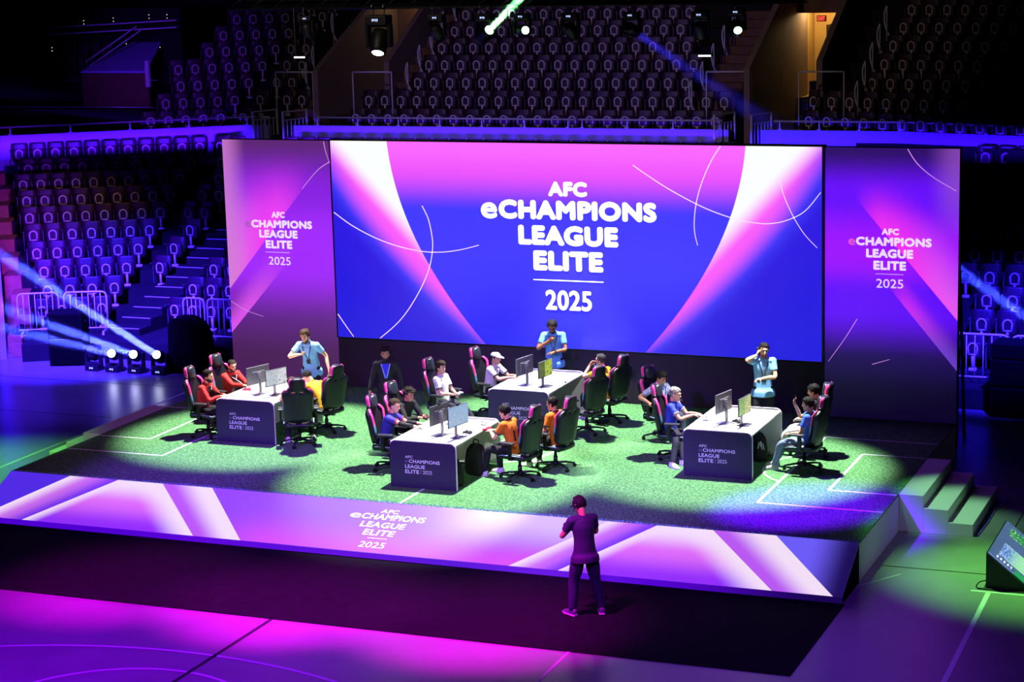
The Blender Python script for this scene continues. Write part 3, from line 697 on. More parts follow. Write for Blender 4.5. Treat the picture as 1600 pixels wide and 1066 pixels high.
SX0, SX1, SZ0, SZ1 = 2.44, 12.19, 1.612, 5.50
M_plinth = mat('plinth_cloth', (46, 24, 60), rough=.85)
tag(MB().box(((SX0+SX1)/2-SX0, .12, (SZ0-ZB)/2-.02), (SX1-SX0+.1, .2, SZ0-ZB-.04)).build('screen_plinth', M_plinth, None, False, (SX0, D_, ZB)), 'plain dark wall under the big screen behind the desks', 'wall panel')
scr = thing('led_screen', 'huge bright video screen with white event title behind the stage', 'screen', (SX0, D_, SZ0))
SW, SH = SX1-SX0, SZ1-SZ0
MB().box((SW/2, .06, SH/2), (SW+.09, .2, SH+.05), None, .01).build('frame', M_frame, scr)
def art_screen(x, y, z):
    d = ((x-SW*.4908)*(1/SW)).abs(); h = z*(1/SH)
    e = 0.166+0.365*h-0.165*h*h; wb = 0.118+0.381*h; pb = 0.166+0.52*h-0.16*h*h
    mid = nmix(h.ss(.98, .84), (250, 104, 255), (240, 84, 252)); mid = nmix(h.ss(.88, .66), mid, (66, 56, 255)); mid = nmix(h.ss(.5, .0), mid, (36, 26, 250))
    out = nmix((d-pb).ss(-.015, .06), (66, 62, 255), (44, 20, 226)); out = nmix((d-pb).ss(.05, .2)*h.ss(.75, .45), out, (30, 14, 224))
    c = nmix((d-pb).ss(.022, -.045), out, (250, 92, 250)); c = nmix((d-wb).ss(.03, -.035), c, (252, 255, 255))
    c = nmix((d-wb).ss(-.0, -.12)*.35, c, (220, 255, 250)) if False else c
    return nmix(d.lt(e), c, mid)
M_art = art_material('led_art', art_screen, 1.0, base=.02, rough=.35)
MB().box((SW/2, -.045, SH/2), (SW, .02, SH)).build('screen', M_art, scr)
for pts, w in (([(2.458, 4.096), (2.835, 3.85), (3.333, 3.618), (3.831, 3.464), (4.327, 3.382), (4.724, 3.379), (5.119, 3.434), (5.53, 3.54)], .02), ([(4.361, 4.27), (4.484, 4.016), (4.545, 3.714), (4.556, 3.471), (4.483, 3.106), (4.302, 2.701), (4.017, 2.258), (3.735, 1.935), (3.356, 1.625)], .02),
               ([(2.45, 2.07), (2.606, 1.853), (2.78, 1.625)], .02), ([(8.652, 5.122), (8.952, 4.926), (9.399, 4.661), (9.992, 4.373), (10.498, 4.199), (10.843, 4.128), (11.192, 4.103), (11.538, 4.169), (11.882, 4.347), (12.172, 4.69)], .02),
               ([(10.325, 5.49), (10.147, 5.217), (9.966, 4.816), (9.859, 4.441), (9.819, 4.096), (9.832, 3.865), (9.881, 3.665)], .02), ([(11.424, 4.9), (11.51, 4.592), (11.682, 4.229), (11.882, 3.924), (12.111, 3.69)], .016)):
    b = MB(); curve_ribbon(b, [(p[0]-SX0, p[1]-SZ0) for p in pts], -.058, w, w*.7)
    b.build('curved_line', mat('screen_line', (255, 220, 252), emit=(255, 220, 250), strength=.95), scr)
lgM = [('AFC', 6.97, 7.745, 4.51, 4.79, .075), ('e', 5.59, 5.925, 4.06, 4.37, .06), ('CHAMPIONS', 5.955, 9.10, 4.065, 4.435, .075), ('LEAGUE', 6.345, 8.345, 3.578, 3.96, .075), ('ELITE', 6.64, 8.04, 3.098, 3.477, .075), (None, 6.63, 8.04, 2.906, 2.926, 0), ('2025', 6.87, 7.80, 2.345, 2.732, .032)]
put('lettering', text_mesh([(L[0], L[1]-SX0, L[2]-SX0, L[3]-SZ0, L[4]-SZ0, L[5]) for L in lgM], plane_matrix((0, -.062, 0), (1, 0, 0), (0, 0, 1))), mat('screen_lettering', (255, 255, 255), emit=(255, 255, 255), strength=1.3), scr)
# rear scaffold that carries the backdrop
tr = thing('backdrop_scaffold', 'black scaffold standing behind the backdrop', 'scaffold', (7.3, 8.3, 0))
b = MB()
for x in (-7.2, -4.9, 0, 4.9, 7.2): b.bar((x, 0, 0), (x, 0, 5.3), .06).bar((x, .9, 0), (x, 0, 4.0), .05)
for z in (.5, 2.8, 5.2): b.bar((-7.2, 0, z), (7.2, 0, z), .05)
b.build('tube', M_black, tr)

# ================================================================ DESKS
M_desk = mat('desk_white', (238, 238, 240), rough=.35)
M_print = mat('desk_print', (44, 20, 72), rough=.5)
M_dtext = mat('desk_lettering', (222, 214, 236), rough=.6)
M_dtext_e = mat('desk_lettering_dull', (120, 96, 140), rough=.6)
DW, DL, DH = 1.171, 1.868, .778
def rrect(w, h, r, n=6):
    pts = [(0, 0), (w, 0)]
    for i in range(n+1): a = PI/2*i/n; pts.append((w-r+r*math.cos(a), h-r+r*math.sin(a)))
    for i in range(n+1): a = PI/2+PI/2*i/n; pts.append((r+r*math.cos(a), h-r+r*math.sin(a)))
    return pts
def make_desk(label, x, y):
    o = thing('gaming_desk', label, 'desk', (x, y, H_), 0, 'branded gaming desks on the stage')
    p = MB().prism(rrect(DW, DH, .1), (-DW/2, .025, 0), (1, 0, 0), (0, 0, 1), (0, .03, 0)).build('front_panel', M_desk, o)
    pr = MB().prism(rrect(DW-.02, DH-.012, .095), (-DW/2+.01, 0, .003), (1, 0, 0), (0, 0, 1), (0, .024, 0)).build('front_print', M_print, o)
    M = plane_matrix((-DW/2, -.003, 0), (1, 0, 0), (0, 0, 1))
    put('lettering', text_mesh([('AFC', .28, .414, .496, .539, .03), ('CHAMPIONS', .345, .89, .419, .477, .035), ('LEAGUE', .274, .626, .330, .391, .035), ('ELITE', .273, .52, .243, .306, .035), (None, .551, .554, .245, .308, 0), ('2025', .586, .748, .246, .307, .0)], M), M_dtext, pr)
    put('lettering', text_mesh([('e', .275, .333, .419, .462, 0)], M), M_dtext_e, pr)
    MB().prism(rrect(DW, DH, .1), (-DW/2, DL-.03, 0), (1, 0, 0), (0, 0, 1), (0, .03, 0)).build('rear_panel', M_desk, o)
    MB().box((0, DL/2, DH-.045), (DW, DL-.09, .034), None, .006).build('tabletop', M_desk, o)
    MB().box((-.05, DL/2, (DH-.06)/2+.04), (.024, DL-.1, DH-.15)).build('modesty_panel', M_desk, o)
    return o
DESKS = [(2.935, 2.89), (7.345, 4.92), (7.293, .917), (11.62, 2.92)]
DLAB = ['white gaming desk between the red jackets and the yellow jerseys', 'white gaming desk in the middle of the stage under the standing official with the watch', 'white gaming desk closest to the stage front, before the two orange jerseys', 'white gaming desk at the right of the stage, beside the man on the phone']
for (x, y), lb in zip(DESKS, DLAB): make_desk(lb, x, y)
ZT = H_+DH-.028                                                     # table top height

# ---------------------------------------------------------------- monitors
M_mon = mat('monitor_grey', (70, 72, 80), rough=.4); M_mons = mat('monitor_silver', (150, 152, 160), rough=.3, metal=.6)
def scr_art(kind):
    def fn(x, y, z):
        NXn = NX.nt.nodes.new('ShaderNodeTexNoise'); NXn.inputs['Scale'].default_value = 34
        tc = NX.nt.nodes.new('ShaderNodeTexCoord'); NX.nt.links.new(tc.outputs['Object'], NXn.inputs['Vector']); n = NX(NXn.outputs['Fac'])
        if kind == 'pitch':
            c = nmix(z.ss(.02, -.01), (150, 190, 225), (150, 205, 110)); c = nmix(n.gt(.62)*z.gt(-.02), c, (110, 90, 150)); return nmix(n.gt(.66), c, (235, 240, 225))
        if kind == 'menu':
            c = nmix(y.gt(.02), (196, 206, 216), (226, 228, 232)); return nmix(n.gt(.6), c, (150, 162, 176))
        if kind == 'green':
            c = nmix(y.gt(-.02), (84, 106, 60), (176, 206, 70)); return nmix(n.gt(.6), c, (44, 58, 44))
        c = nmix(y.gt(.0), (150, 190, 120), (206, 214, 150)); return nmix(n.gt(.6), c, (110, 140, 100))
    return fn
SCRM = {k: art_material('monitor_picture_'+k, scr_art(k), .9, base=.03, rough=.25) for k in ('pitch', 'menu', 'green', 'table', 'off')}
def monitor(label, x, y, rz, face, zc=.36, w=.54, h=.325, body=None, cam=False):
    """a monitor on a stand; local +X is where the screen looks"""
    body = body or M_mon
    o = thing('monitor', label, 'monitor', (x, y, ZT), R(rz), 'monitors on the gaming desks')
    MB().box((0, 0, .006), (.2, .24, .012), None, .004).build('stand_base', body, o)
    MB().box((-.05, 0, .19), (.03, .06, .37), None, .008).box((-.03, 0, zc), (.05, .1, .1), None, .006).build('stand_neck', M_mons, o)
    MB().box((0, 0, zc), (.022, w, h), None, .006).box((-.016, 0, zc-.01), (.02, w*.55, h*.5), None, .006).build('housing', body, o)
    MB().box((.0125, 0, zc+.004), (.003, w-.016, h-.026)).build('screen', SCRM[face], o)
    c, _ = catmull([V((-.06, .02, zc-.06)), V((-.09, .03, zc-.16)), V((-.08, .02, .1)), V((-.06, .06, .012))], [1]*4, 5)
    MB().tube(c, .005, 5).build('cable', M_black, o, True)
    if cam: MB().box((.0, 0, zc+h/2+.015), (.03, .07, .025), None, .006).box((-.02, 0, zc+h/2), (.01, .04, .03)).build('webcam', M_black, o)
    return o
MONL = [((2.90, 3.50), (3.24, 3.54), 'menu', 'red jacket desk'), ((7.26, 5.49), (7.66, 5.47), 'green', 'middle desk'), ((7.34, 1.52), (7.70, 1.46), 'pitch', 'front desk'), ((11.54, 3.58), (11.90, 3.55), 'table', 'right desk')]
for i, (a, c, f, nm) in enumerate(MONL):
    nm = ('the desk of the red jackets', 'the middle desk', 'the desk nearest the stage front', 'the desk by the man on the phone')[i]
    monitor('grey monitor seen from behind on '+nm, a[0], a[1], (160, 168, 170, 168)[i], 'off', body=(M_mons, M_mons, M_mon, M_mons)[i], cam=(i == 2))
    monitor({'menu': 'monitor with a pale menu on its screen on ', 'green': 'monitor with a yellow-green picture on ', 'pitch': 'large bright monitor with a football picture on ', 'table': 'slim monitor with a green picture on '}[f]+nm, c[0], c[1], (-20, -8, -12, -7)[i], f, zc=.33 if i != 2 else .37, w=.5 if i != 2 else .56, h=.30 if i != 2 else .34, cam=(i == 2))

# ---------------------------------------------------------------- things on and under the desks
M_ctl = mat('controller_white', (222, 222, 226), rough=.4); M_ctlk = mat('controller_black', (18, 18, 22), rough=.4); M_ctlr = mat('controller_red', (190, 40, 70), rough=.4)
def gamepad(label, loc, rz, m, grp='game controllers on the desks'):
    o = thing('game_controller', label, 'controller', loc, R(rz), grp)
    b = MB().box((0, 0, .022), (.08, .09, .032), None, .012, 2)
    for s in (-1, 1): b.tube([V((.02, s*.045, .024)), V((-.02, s*.062, .022)), V((-.06, s*.068, .018))], [.022, .021, .014], 8)
    b.build('body', m, o, True)
    for s in (-1, 1): MB().lathe([(.008, 0), (.006, .012), (.011, .014), (.010, .02)], (.002, s*.032, .036), seg=8).build('thumbstick', M_ctlk, o, True)
    return o
gamepad('red game controller on the edge of the red jackets\' desk', (2.52, 3.76, ZT), 100, M_ctlr)
gamepad('white game controller lying by itself at the back of the front desk', (7.72, 2.42, ZT), 200, M_ctl)
gamepad('black game controller on the front desk behind the football monitor', (7.74, 1.78, ZT), 70, M_ctlk)
gamepad('pale game controller left of the monitors on the right desk', (11.2, 3.72, ZT), 15, M_ctl)
gamepad('black game controller between the monitors on the right desk', (11.74, 3.72, ZT), 60, M_ctlk)
def cable(name, label, pts, r=.006, m=None):
    p, _ = catmull([V(q) for q in pts], [1]*len(pts), 6); b = MB().tube(p, r, 6)
    c = sum(p, V())/len(p); base = V((c.x, c.y, min(q.z for q in p)))
    for v in b.bm.verts: v.co -= base
    return tag(b.build(name, m or M_black, None, True, base), label, 'cable')
cable('cable', 'black cable coiled between the monitors on the right desk', [(11.60, 3.62, ZT+.006), (11.68, 3.74, ZT+.006), (11.78, 3.66, ZT+.006), (11.70, 3.60, ZT+.006), (11.64, 3.68, ZT+.006), (11.82, 3.78, ZT+.006)])
cable('cable', 'thin black cable lying behind the football monitor on the front desk', [(7.4, 1.60, ZT+.006), (7.5, 1.7, ZT+.006), (7.58, 1.62, ZT+.006), (7.66, 1.74, ZT+.006)])
tag(MB().box((0, 0, .004), (.1, .16, .008), Matrix.Rotation(.3, 3, 'Z')).build('card', mat('card_grey', (120, 122, 130)), None, False, (7.86, 6.42, ZT)), 'small grey card at the back corner of the middle desk', 'card')
tag(MB().ell((0, 0, .014), (.02, .028, .014)).build('lens_cap', M_black, None, True, (7.90, 5.86, ZT)), 'small black round cap on the middle desk', 'cap')
tag(MB().box((0, 0, .016), (.07, .11, .032), None, .008).build('dock_box', M_ctl, None, False, (7.15, 2.3, ZT)), 'small white box at the back of the front desk', 'box')
def bag(label, x, y, rz, s=1.0, marks=False):
    o = thing('backpack', label, 'bag', (x, y, H_), R(rz), 'black bags under the desks')
    b = MB(); b.rings([[V((math.copysign(abs(math.cos(R(a)))**.6, math.cos(R(a)))*w*s, math.copysign(abs(math.sin(R(a)))**.6, math.sin(R(a)))*d*s, z*s)) for a in range(0, 360, 20)] for z, w, d in ((0, .15, .10), (.03, .17, .12), (.2, .165, .125), (.36, .14, .10), (.43, .09, .06), (.45, .04, .02))])
    b.build('body', mat('bag_black', (14, 14, 16), rough=.8, noise_amt=.25, noise_scale=14), o, True)
    p, _ = catmull([V((-.05*s, 0, .43*s)), V((-.04*s, 0, .5*s)), V((.04*s, 0, .5*s)), V((.05*s, 0, .43*s))], [1]*4, 5); MB().tube(p, .01, 6).build('handle', M_black, o, True)
    MB().rings([[V((.12*s+t, y*s, z*s)) for y, z in ((-.08, .06), (.08, .06), (.075, .2), (-.075, .2))] for t in (0.02*s, .055*s)]).build('pocket', mat('bag_pocket', (22, 22, 25), rough=.8), o)
    if marks:
        b = MB()
        for i, (yy, zz, hh) in enumerate(((-.05, .22, .11), (-.02, .25, .08), (.0, .2, .14), (.03, .2, .1))): b.box((.166*s, yy*s, (zz+hh/2)*s), (.006, .014, hh*s), Matrix.Rotation(.15*i-.2, 3, 'X'))
        b.build('white_print', M_ctl, o)
    return o
bag('black backpack standing on the turf under the front desk', 7.68, 1.30, -50); bag('black bag hanging full behind the front desk\'s monitor, near the orange player\'s knees', 7.75, 2.05, -20, 1.15); bag('black bag with white print under the right desk', 11.95, 4.25, -60, 1.05, True)
M_pw = mat('cream_bag', (160, 150, 165), rough=.6)

# ---------------------------------------------------------------- floor monitor wedge, bottom right
tv = thing('floor_monitor', 'black wedge floor monitor with a bright statistics screen at the right edge', 'monitor', (16.38, .25, 0))
MB().prism([(0, 0), (0, .53), (.55, .09), (.55, 0)], (0, 0, 0), (1, 0, 0), (0, 0, 1), (0, 1.75, 0)).build('cabinet', M_case, tv)
MB().box((.28, .85, .006), (.62, 1.85, .012)).build('base_plate', M_black, tv)
def tv_art(x, y, z):
    br = NX.nt.nodes.new('ShaderNodeTexBrick'); tc = NX.nt.nodes.new('ShaderNodeTexCoord')
    mp = NX.nt.nodes.new('ShaderNodeMapping'); mp.inputs['Scale'].default_value = (9, 7, 1); NX.nt.links.new(tc.outputs['Object'], mp.inputs['Vector']); NX.nt.links.new(mp.outputs['Vector'], br.inputs['Vector'])
    br.inputs['Color1'].default_value = (*lin((20, 26, 90)), 1); br.inputs['Color2'].default_value = (*lin((12, 14, 50)), 1); br.inputs['Mortar'].default_value = (*lin((120, 150, 220)), 1); br.inputs['Mortar Size'].default_value = .03
    nz = NX.nt.nodes.new('ShaderNodeTexNoise'); nz.inputs['Scale'].default_value = 40; NX.nt.links.new(tc.outputs['Object'], nz.inputs['Vector']); n = NX(nz.outputs['Fac'])
    c = nmix(n.gt(.68), NX(br.outputs['Color']), (150, 175, 235))
    pic = nmix(x.ss(.2, .5), (70, 110, 205), (150, 235, 150)); c = nmix(y.gt(.22)*y.lt(.82)*x.gt(.14), c, nmix(n.gt(.55), pic, (190, 215, 240)))
    c = nmix(y.gt(1.2)*y.lt(1.55)*x.gt(.12)*x.lt(.4), c, nmix(n.gt(.6), (20, 130, 70), (210, 255, 220)))
    bars = (NX.op('FRACT', x*16)).lt(.5)*y.gt(.07)*y.lt(.17)*x.gt(.1)*x.lt(.4); c = nmix(bars, c, (225, 235, 255))
    return nmix(y.lt(.16)*x.gt(.46), c, (30, 160, 90))
sl_ = V((.55, 0, -.44)).normalized()
sc = MB().prism([(0, 0), (.66, 0), (.66, 1.68), (0, 1.68)], (0, 0, 0), (1, 0, 0), (0, 1, 0), (0, 0, .012)).build('screen', art_material('floor_monitor_picture', tv_art, 1.0, base=.03, rough=.25), tv)
sc.location = (.02, .035, .53-.005); sc.rotation_euler = (0, math.atan2(.44, .55), 0)
c, _ = catmull([V((.02, .02, .12)), V((-.08, -.04, .1)), V((-.12, -.05, .02)), V((.0, -.06, .012)), V((.2, -.05, .012))], [1]*5, 6); MB().tube(c, .009, 6).build('cable', M_black, tv, True)
tag(MB().tube([(15.83, 2.8, .012), (15.86, 3.6, .012), (15.85, 4.3, .012), (15.95, 5.0, .012)], .012, 6).build('cable', mat('cable_blue', (90, 70, 220), rough=.4), None, True), 'violet cable lying along the foot of the right stage steps', 'cable')

# ================================================================ MOVING HEADS, TRUSS, BEAMS
def lens_mat(name, col, s): return mat(name, col, emit=col, strength=s)
L_white = lens_mat('lens_white', (235, 240, 255), 14); L_green = lens_mat('lens_green', (150, 255, 150), 10); L_dim = mat('lens_dark', (20, 22, 26), rough=.1); L_wg = lens_mat('lens_pale', (225, 255, 235), 6)
M_disp = lens_mat('display_pale', (190, 205, 255), 1.6)
def moving_head(label, loc, aim, lens, hang=False, s=1.0, disp=True):
    o = thing('moving_head_light', label, 'stage light', loc, 0, 'moving head stage lights'); sg = -1 if hang else 1
    MB().box((0, 0, sg*.08*s), (.36*s, .28*s, .15*s), None, .02*s, 2).build('base', M_black, o)
    if disp:
        put('display', text_mesh([('IM3', -.05*s, .05*s, -.02*s, .02*s, .02)], plane_matrix((0, -.142*s, sg*.08*s), (1, 0, 0), (0, 0, 1))), M_disp, o)
    y = MB()
    for sx in (-1, 1): y.box((sx*.19*s, 0, sg*.32*s), (.06*s, .14*s, .38*s), None, .02*s)
    y.box((0, 0, sg*.17*s), (.4*s, .16*s, .05*s), None, .015*s).build('yoke', M_black, o)
    a = V(aim).normalized(); c = V((0, 0, sg*.42*s))
    h = MB().lathe([(.06*s, -.2*s), (.12*s, -.18*s), (.145*s, -.1*s), (.15*s, .02*s), (.13*s, .16*s), (.115*s, .2*s)], c, a, 16).build('head', M_black, o, True)
    MB().lathe([(.001, .196*s), (.098*s, .198*s), (.08*s, .212*s), (.001, .22*s)], c, a, 16).build('lens', lens, h, True)
    if hang:
        for sx in (-.1, .1): MB().tube([(sx*s, 0, 0), (sx*s, .03*s, .09*s), (sx*s, 0, .16*s), (sx*s, -.05*s, .12*s)], .014*s, 6).build('clamp', M_steel, o, True)
    return o, V(loc)+c+a*.22*s, a
def haze(p, d, length, r0, r1, col, density, label, power=None, angle=2.2, aniso=.0):
    m = bpy.data.materials.new('haze'); m.use_nodes = True; nt = m.node_tree; nt.nodes.remove(nt.nodes['Principled BSDF'])
    v = nt.nodes.new('ShaderNodeVolumeScatter'); v.inputs['Density'].default_value = density; v.inputs['Color'].default_value = (1, 1, 1, 1); v.inputs['Anisotropy'].default_value = aniso
    nt.links.new(v.outputs[0], nt.nodes['Material Output'].inputs['Volume'])
    d = V(d).normalized(); o = MB().lathe([(r0, 0), (r1, length)], (0, 0, 0), d, 20).build('haze', m, None, True, p)
    tag(o, label, 'haze', None, 'stuff')
    if power:
        l = bpy.data.lights.new('beam_lamp', 'AREA'); l.shape = 'DISK'; l.size = r0*1.9; l.energy = power; l.color = col; l.spread = R(angle)
        q = bpy.data.objects.new('beam_lamp', l); COL.objects.link(q); q.location = V(p)+d*.015; q.rotation_euler = d.to_track_quat('-Z', 'Y').to_euler()
    return o
# three lit heads and one dark one on the floor, left of the stage
BL = (.035, .045, 1.0)
TG = [(-3.33, 10.2, (1.24, -7.2, 3.4), L_white, 'floor moving head light with white lens nearest the draped cabinet, throwing the strong blue beam'),
      (-3.94, 10.2, (1.76, -7.2, 2.42), L_white, 'floor moving head light with white lens, second from the draped cabinet'),
      (-4.52, 10.2, (2.31, -7.2, 2.03), L_white, 'floor moving head light with white lens, third from the draped cabinet')]
for i, (x, y, aim, ln, lb) in enumerate(TG):
    a = V((aim[0]*.35+.45, aim[1]-1.2, aim[2]*.35)) if False else V(aim)
    # the lens is turned half-way to the hall so that its face shows
    o, p, d = moving_head(lb, (x, y, 0), aim, ln, s=.95)
    haze(p, d, 9.5, .075, .26, BL, (.2, .16, .14)[i], f'hazy blue light beam rising to the left from the {("right", "middle", "left")[i]}most lit floor lamp', (62, 34, 22)[i], 1.3)
moving_head('dark unlit moving head light on the floor beside the left speaker stack', (-5.05, 10.2, 0), (.3, -1, .9), L_dim, s=.95)
moving_head('dark moving head light alone on the floor at the far left', (-8.1, 11.75, 0), (.5, -.3, .6), L_dim, s=1.0, disp=False)
# truss above the stage
t = thing('lighting_truss', 'black lighting truss with a dark border cloth along the top of the hall', 'truss', (5.5, 9.0, 7.99))
b = MB()
for dy, dz in ((0, 0), (.3, 0), (0, .3), (.3, .3)): b.tube([(-6, dy, dz), (6.0, dy, dz)], .025, 6)
for i in range(24):
    x = -6+.5*i; b.tube([(x, 0, 0), (x+.5, 0, .3)], .012, 5).tube([(x, 0, 0), (x+.5, .3, 0)], .012, 5)
b.build('tube', M_black, t, True)
MB().box((0.0, .34, .55), (11.4, .02, 1.15)).build('border_cloth', M_matte, t)
HG = [(1.32, (.15, .2, -1), L_dim, .7, 'dark hanging light left of the big truss lamp'), (2.92, (.05, -.55, -1), L_white, 1.25, 'big hanging moving head with a white lens pointing down from the truss'), (4.18, (.2, .4, -.6), L_dim, .85, 'dark hanging moving head left of the green lamp'),
      (5.2, (1.25, -1.0, .80), L_green, .95, 'hanging moving head throwing the green beam'), (5.98, (.9, -1.0, .1), L_wg, .8, 'hanging moving head with a pale narrow lens right of the green lamp'), (6.97, (.3, .5, -.9), L_dim, .85, 'dark hanging moving head, second right of the green lamp'),
      (8.2, (1.25, 5.0, -2.2), L_dim, .8, 'dark hanging moving head midway along the right half of the truss'), (9.55, (.1, .2, -.9), L_dim, .85, 'dark hanging moving head just left of the bright green lens'), (10.25, (.5, -1.2, -.55), lens_mat('lens_pale_green', (170, 255, 170), 7), .8, 'hanging moving head with a bright green lens near the lit doorway')]
for x, aim, ln, s, lb in HG:
    o, p, d = moving_head(lb, (x, 9.0, 7.86 if x != 10.25 else 7.9), aim, ln, True, s)
    if ln is L_green: haze(p, d, 4.0, .06, .12, (.2, 1, .25), .5, 'hazy green light beam rising to the right from the truss', 30, 1.6)
    if x == 8.2: haze(p, d, 7.5, .07, .42, (.05, .04, 1.0), .12, 'wide faint blue haze beam falling from the truss over the right aisle', 2.2, 5.5)
o, p, d = moving_head('floor moving head light at the far right throwing a blue beam to the left', (17.8, 10.5, 0), (-3.39, -1.5, 2.75), L_white, s=.95)
haze(p, d, 5.6, .075, .22, BL, .18, 'hazy blue light beam crossing the right stand', 40, 1.3)
# slim light bars clipped below the truss
for x, lb in ((1.17, 'slim white light bar hanging under the left end of the truss'), (9.65, 'slim white light bar hanging near the right end of the truss')):
    o = thing('light_bar', lb, 'stage light', (x, 8.95, 7.03)); MB().box((0, 0, .02), (.3, .08, .06), None, .01).build('case', M_black, o); MB().box((0, -.045, .005), (.24, .012, .03)).build('lens', lens_mat('lens_bar', (225, 230, 255), 3), o)
    for sx in (-.11, .11): MB().tube([(sx, 0, .05), (sx, 0, 1.0)], .008, 5).build('drop_wire', M_steel, o)
# ================================================================ GAMING CHAIRS
M_cblk = mat('chair_leatherette', (20, 20, 25), rough=.42, noise_amt=.15, noise_scale=20)
M_cdark = mat('chair_back_shell', (30, 30, 36), rough=.5)
M_cpil = mat('chair_pillow', (34, 40, 50), rough=.4)
M_cmet = mat('chair_base_black', (14, 14, 16), rough=.35)
M_cpad = mat('armrest_pad', (46, 46, 52), rough=.45)
def trim_mat():
    m = bpy.data.materials.new('chair_trim'); m.use_nodes = True; NX.nt = nt = m.node_tree; b = nt.nodes['Principled BSDF']
    tc = nt.nodes.new('ShaderNodeTexCoord'); sp = nt.nodes.new('ShaderNodeSeparateXYZ'); nt.links.new(tc.outputs['Object'], sp.inputs[0]); z = NX(sp.outputs[2])
    c = nmix(z.ss(.74, .86), (84, 140, 166), (238, 66, 150)); c = nmix(z.ss(.62, .74), (24, 26, 44), c)
    nt.links.new(c.s, b.inputs['Base Color']); b.inputs['Roughness'].default_value = .4; return m
M_trim = trim_mat()
TILT = R(10)
def bk_frame(h, y, t):
    """backrest coordinates (height, across, forward) -> chair space"""
    return V((-.235-math.sin(TILT)*h+math.cos(TILT)*t, y, .47+math.cos(TILT)*h+math.sin(TILT)*t))
HW = [(0, .205), (.06, .235), (.16, .25), (.3, .252), (.42, .266), (.49, .276), (.53, .268), (.565, .225), (.60, .160), (.64, .138), (.72, .140), (.77, .128), (.80, .09)]
def hw(h):
    for (a, x), (b, y) in zip(HW[:-1], HW[1:]):
        if h <= b: return x+(y-x)*(h-a)/(b-a)
    return HW[-1][1]
def chair_parts():
    out = []
    # backrest with two harness slots
    b = MB(); cols = [-1, -.86, -.62, -.45, -.18, 0, .18, .45, .62, .86, 1]; rows = [0, .06, .16, .3, .42, .49, .53, .565, .60, .64, .72, .77, .80]
    F, B = [], []
    for h in rows:
        w = hw(h); k = min(1, max(0, (.6-h)/.12)); f = []; bb = []
        for c in cols:
            ed = max(0, abs(c)-.55)/.45
            f.append(b.bm.verts.new(bk_frame(h, c*w, .045+.055*ed**1.3*k*(1 if h > .05 else .5)-.012*(1-k)*ed)))
            bb.append(b.bm.verts.new(bk_frame(h, c*w*.985, -.035+.03*ed)))
        F.append(f); B.append(bb)
    n = len(cols); hole = {(6, 3), (6, 6)}
    for i in range(len(rows)-1):
        for j in range(n-1):
            if (i, j) in hole:
                q = [(i, j), (i, j+1), (i+1, j+1), (i+1, j)]
                for (a, c), (d, e) in zip(q, q[1:]+q[:1]): b.bm.faces.new((F[a][c], F[d][e], B[d][e], B[a][c]))
                continue
            b.bm.faces.new((F[i][j], F[i][j+1], F[i+1][j+1], F[i+1][j])); b.bm.faces.new((B[i][j+1], B[i][j], B[i+1][j], B[i+1][j+1]))
        b.bm.faces.new((F[i][0], F[i+1][0], B[i+1][0], B[i][0])); b.bm.faces.new((F[i+1][-1], F[i][-1], B[i][-1], B[i+1][-1]))
    for G in (0, -1):
        for j in range(n-1):
            b.bm.faces.new((F[G][j], B[G][j], B[G][j+1], F[G][j+1]) if G == 0 else (F[G][j+1], B[G][j+1], B[G][j], F[G][j]))
    out.append(('backrest', b.mesh('backrest', True), M_cblk, None))
    # lumbar seam lines and slot rims
    for s in (-1, 1):
        b = MB(); hs = [.12+.04*i for i in range(12)]+[.585]
        b.tube([bk_frame(h, s*hw(h)*.93, .052+.048*min(1, max(0, (.6-h)/.12))) for h in hs], [(.018 if 0 < i < len(hs)-1 else .006, .034 if 0 < i < len(hs)-1 else .01) for i in range(len(hs))], 8, ref=(0, s, 0))
        hs = [.625, .65, .69, .73, .77, .795]
        b.tube([bk_frame(h, s*hw(h)*.95, .025) for h in hs], [(.034, .02)]*5+[(.014, .012)], 8, ref=(0, s, 0))
        out.append(('side_trim', b.mesh('side_trim', True), M_trim, None))
        b = MB(); b.tube([bk_frame(h, s*hw(h)*.95, .03) for h in (.597, .622)], (.038, .026), 8, ref=(0, s, 0)); out.append(('trim_strap', b.mesh('trim_strap', True), M_cblk, None))
    b = MB(); b.rings([[bk_frame(h, y*w, .04+t) for y, t in ((-1, .0), (-.9, .05), (-.4, .085), (.4, .085), (.9, .05), (1, .0))] for h, w in ((.575, .075), (.60, .115), (.68, .125), (.75, .115), (.785, .08))])
    out.append(('headrest_pillow', b.mesh('headrest_pillow', True), M_cpil, None))
    # seat
    b = MB(); b.rings([[V((x, c*w, z0+d)) for c, d in ((-1, .0), (-1.02, .05), (-.85, .085*e), (-.6, .05), (0, .045), (.6, .05), (.85, .085*e), (1.02, .05), (1, .0), (.5, -.02), (-.5, -.02))] for x, w, z0, e in ((-.25, .21, .375, 1.0), (-.2, .25, .37, 1.15), (0, .255, .37, 1.15), (.18, .26, .37, 1.0), (.26, .245, .365, .75), (.285, .21, .35, .6))])
    out.append(('seat', b.mesh('seat', True), M_cblk, None))
    for s in (-1, 1):
        b = MB(); b.tube([(x, s*.262, z) for x, z in ((-.2, .435), (0, .433), (.18, .427), (.255, .407))], [(.006, .004), (.014, .008), (.014, .008), (.006, .004)], 6, ref=(0, 0, 1)); out.append(('seat_piping', b.mesh('seat_piping', True), mat('seat_piping', (140, 170, 190), rough=.4), None))
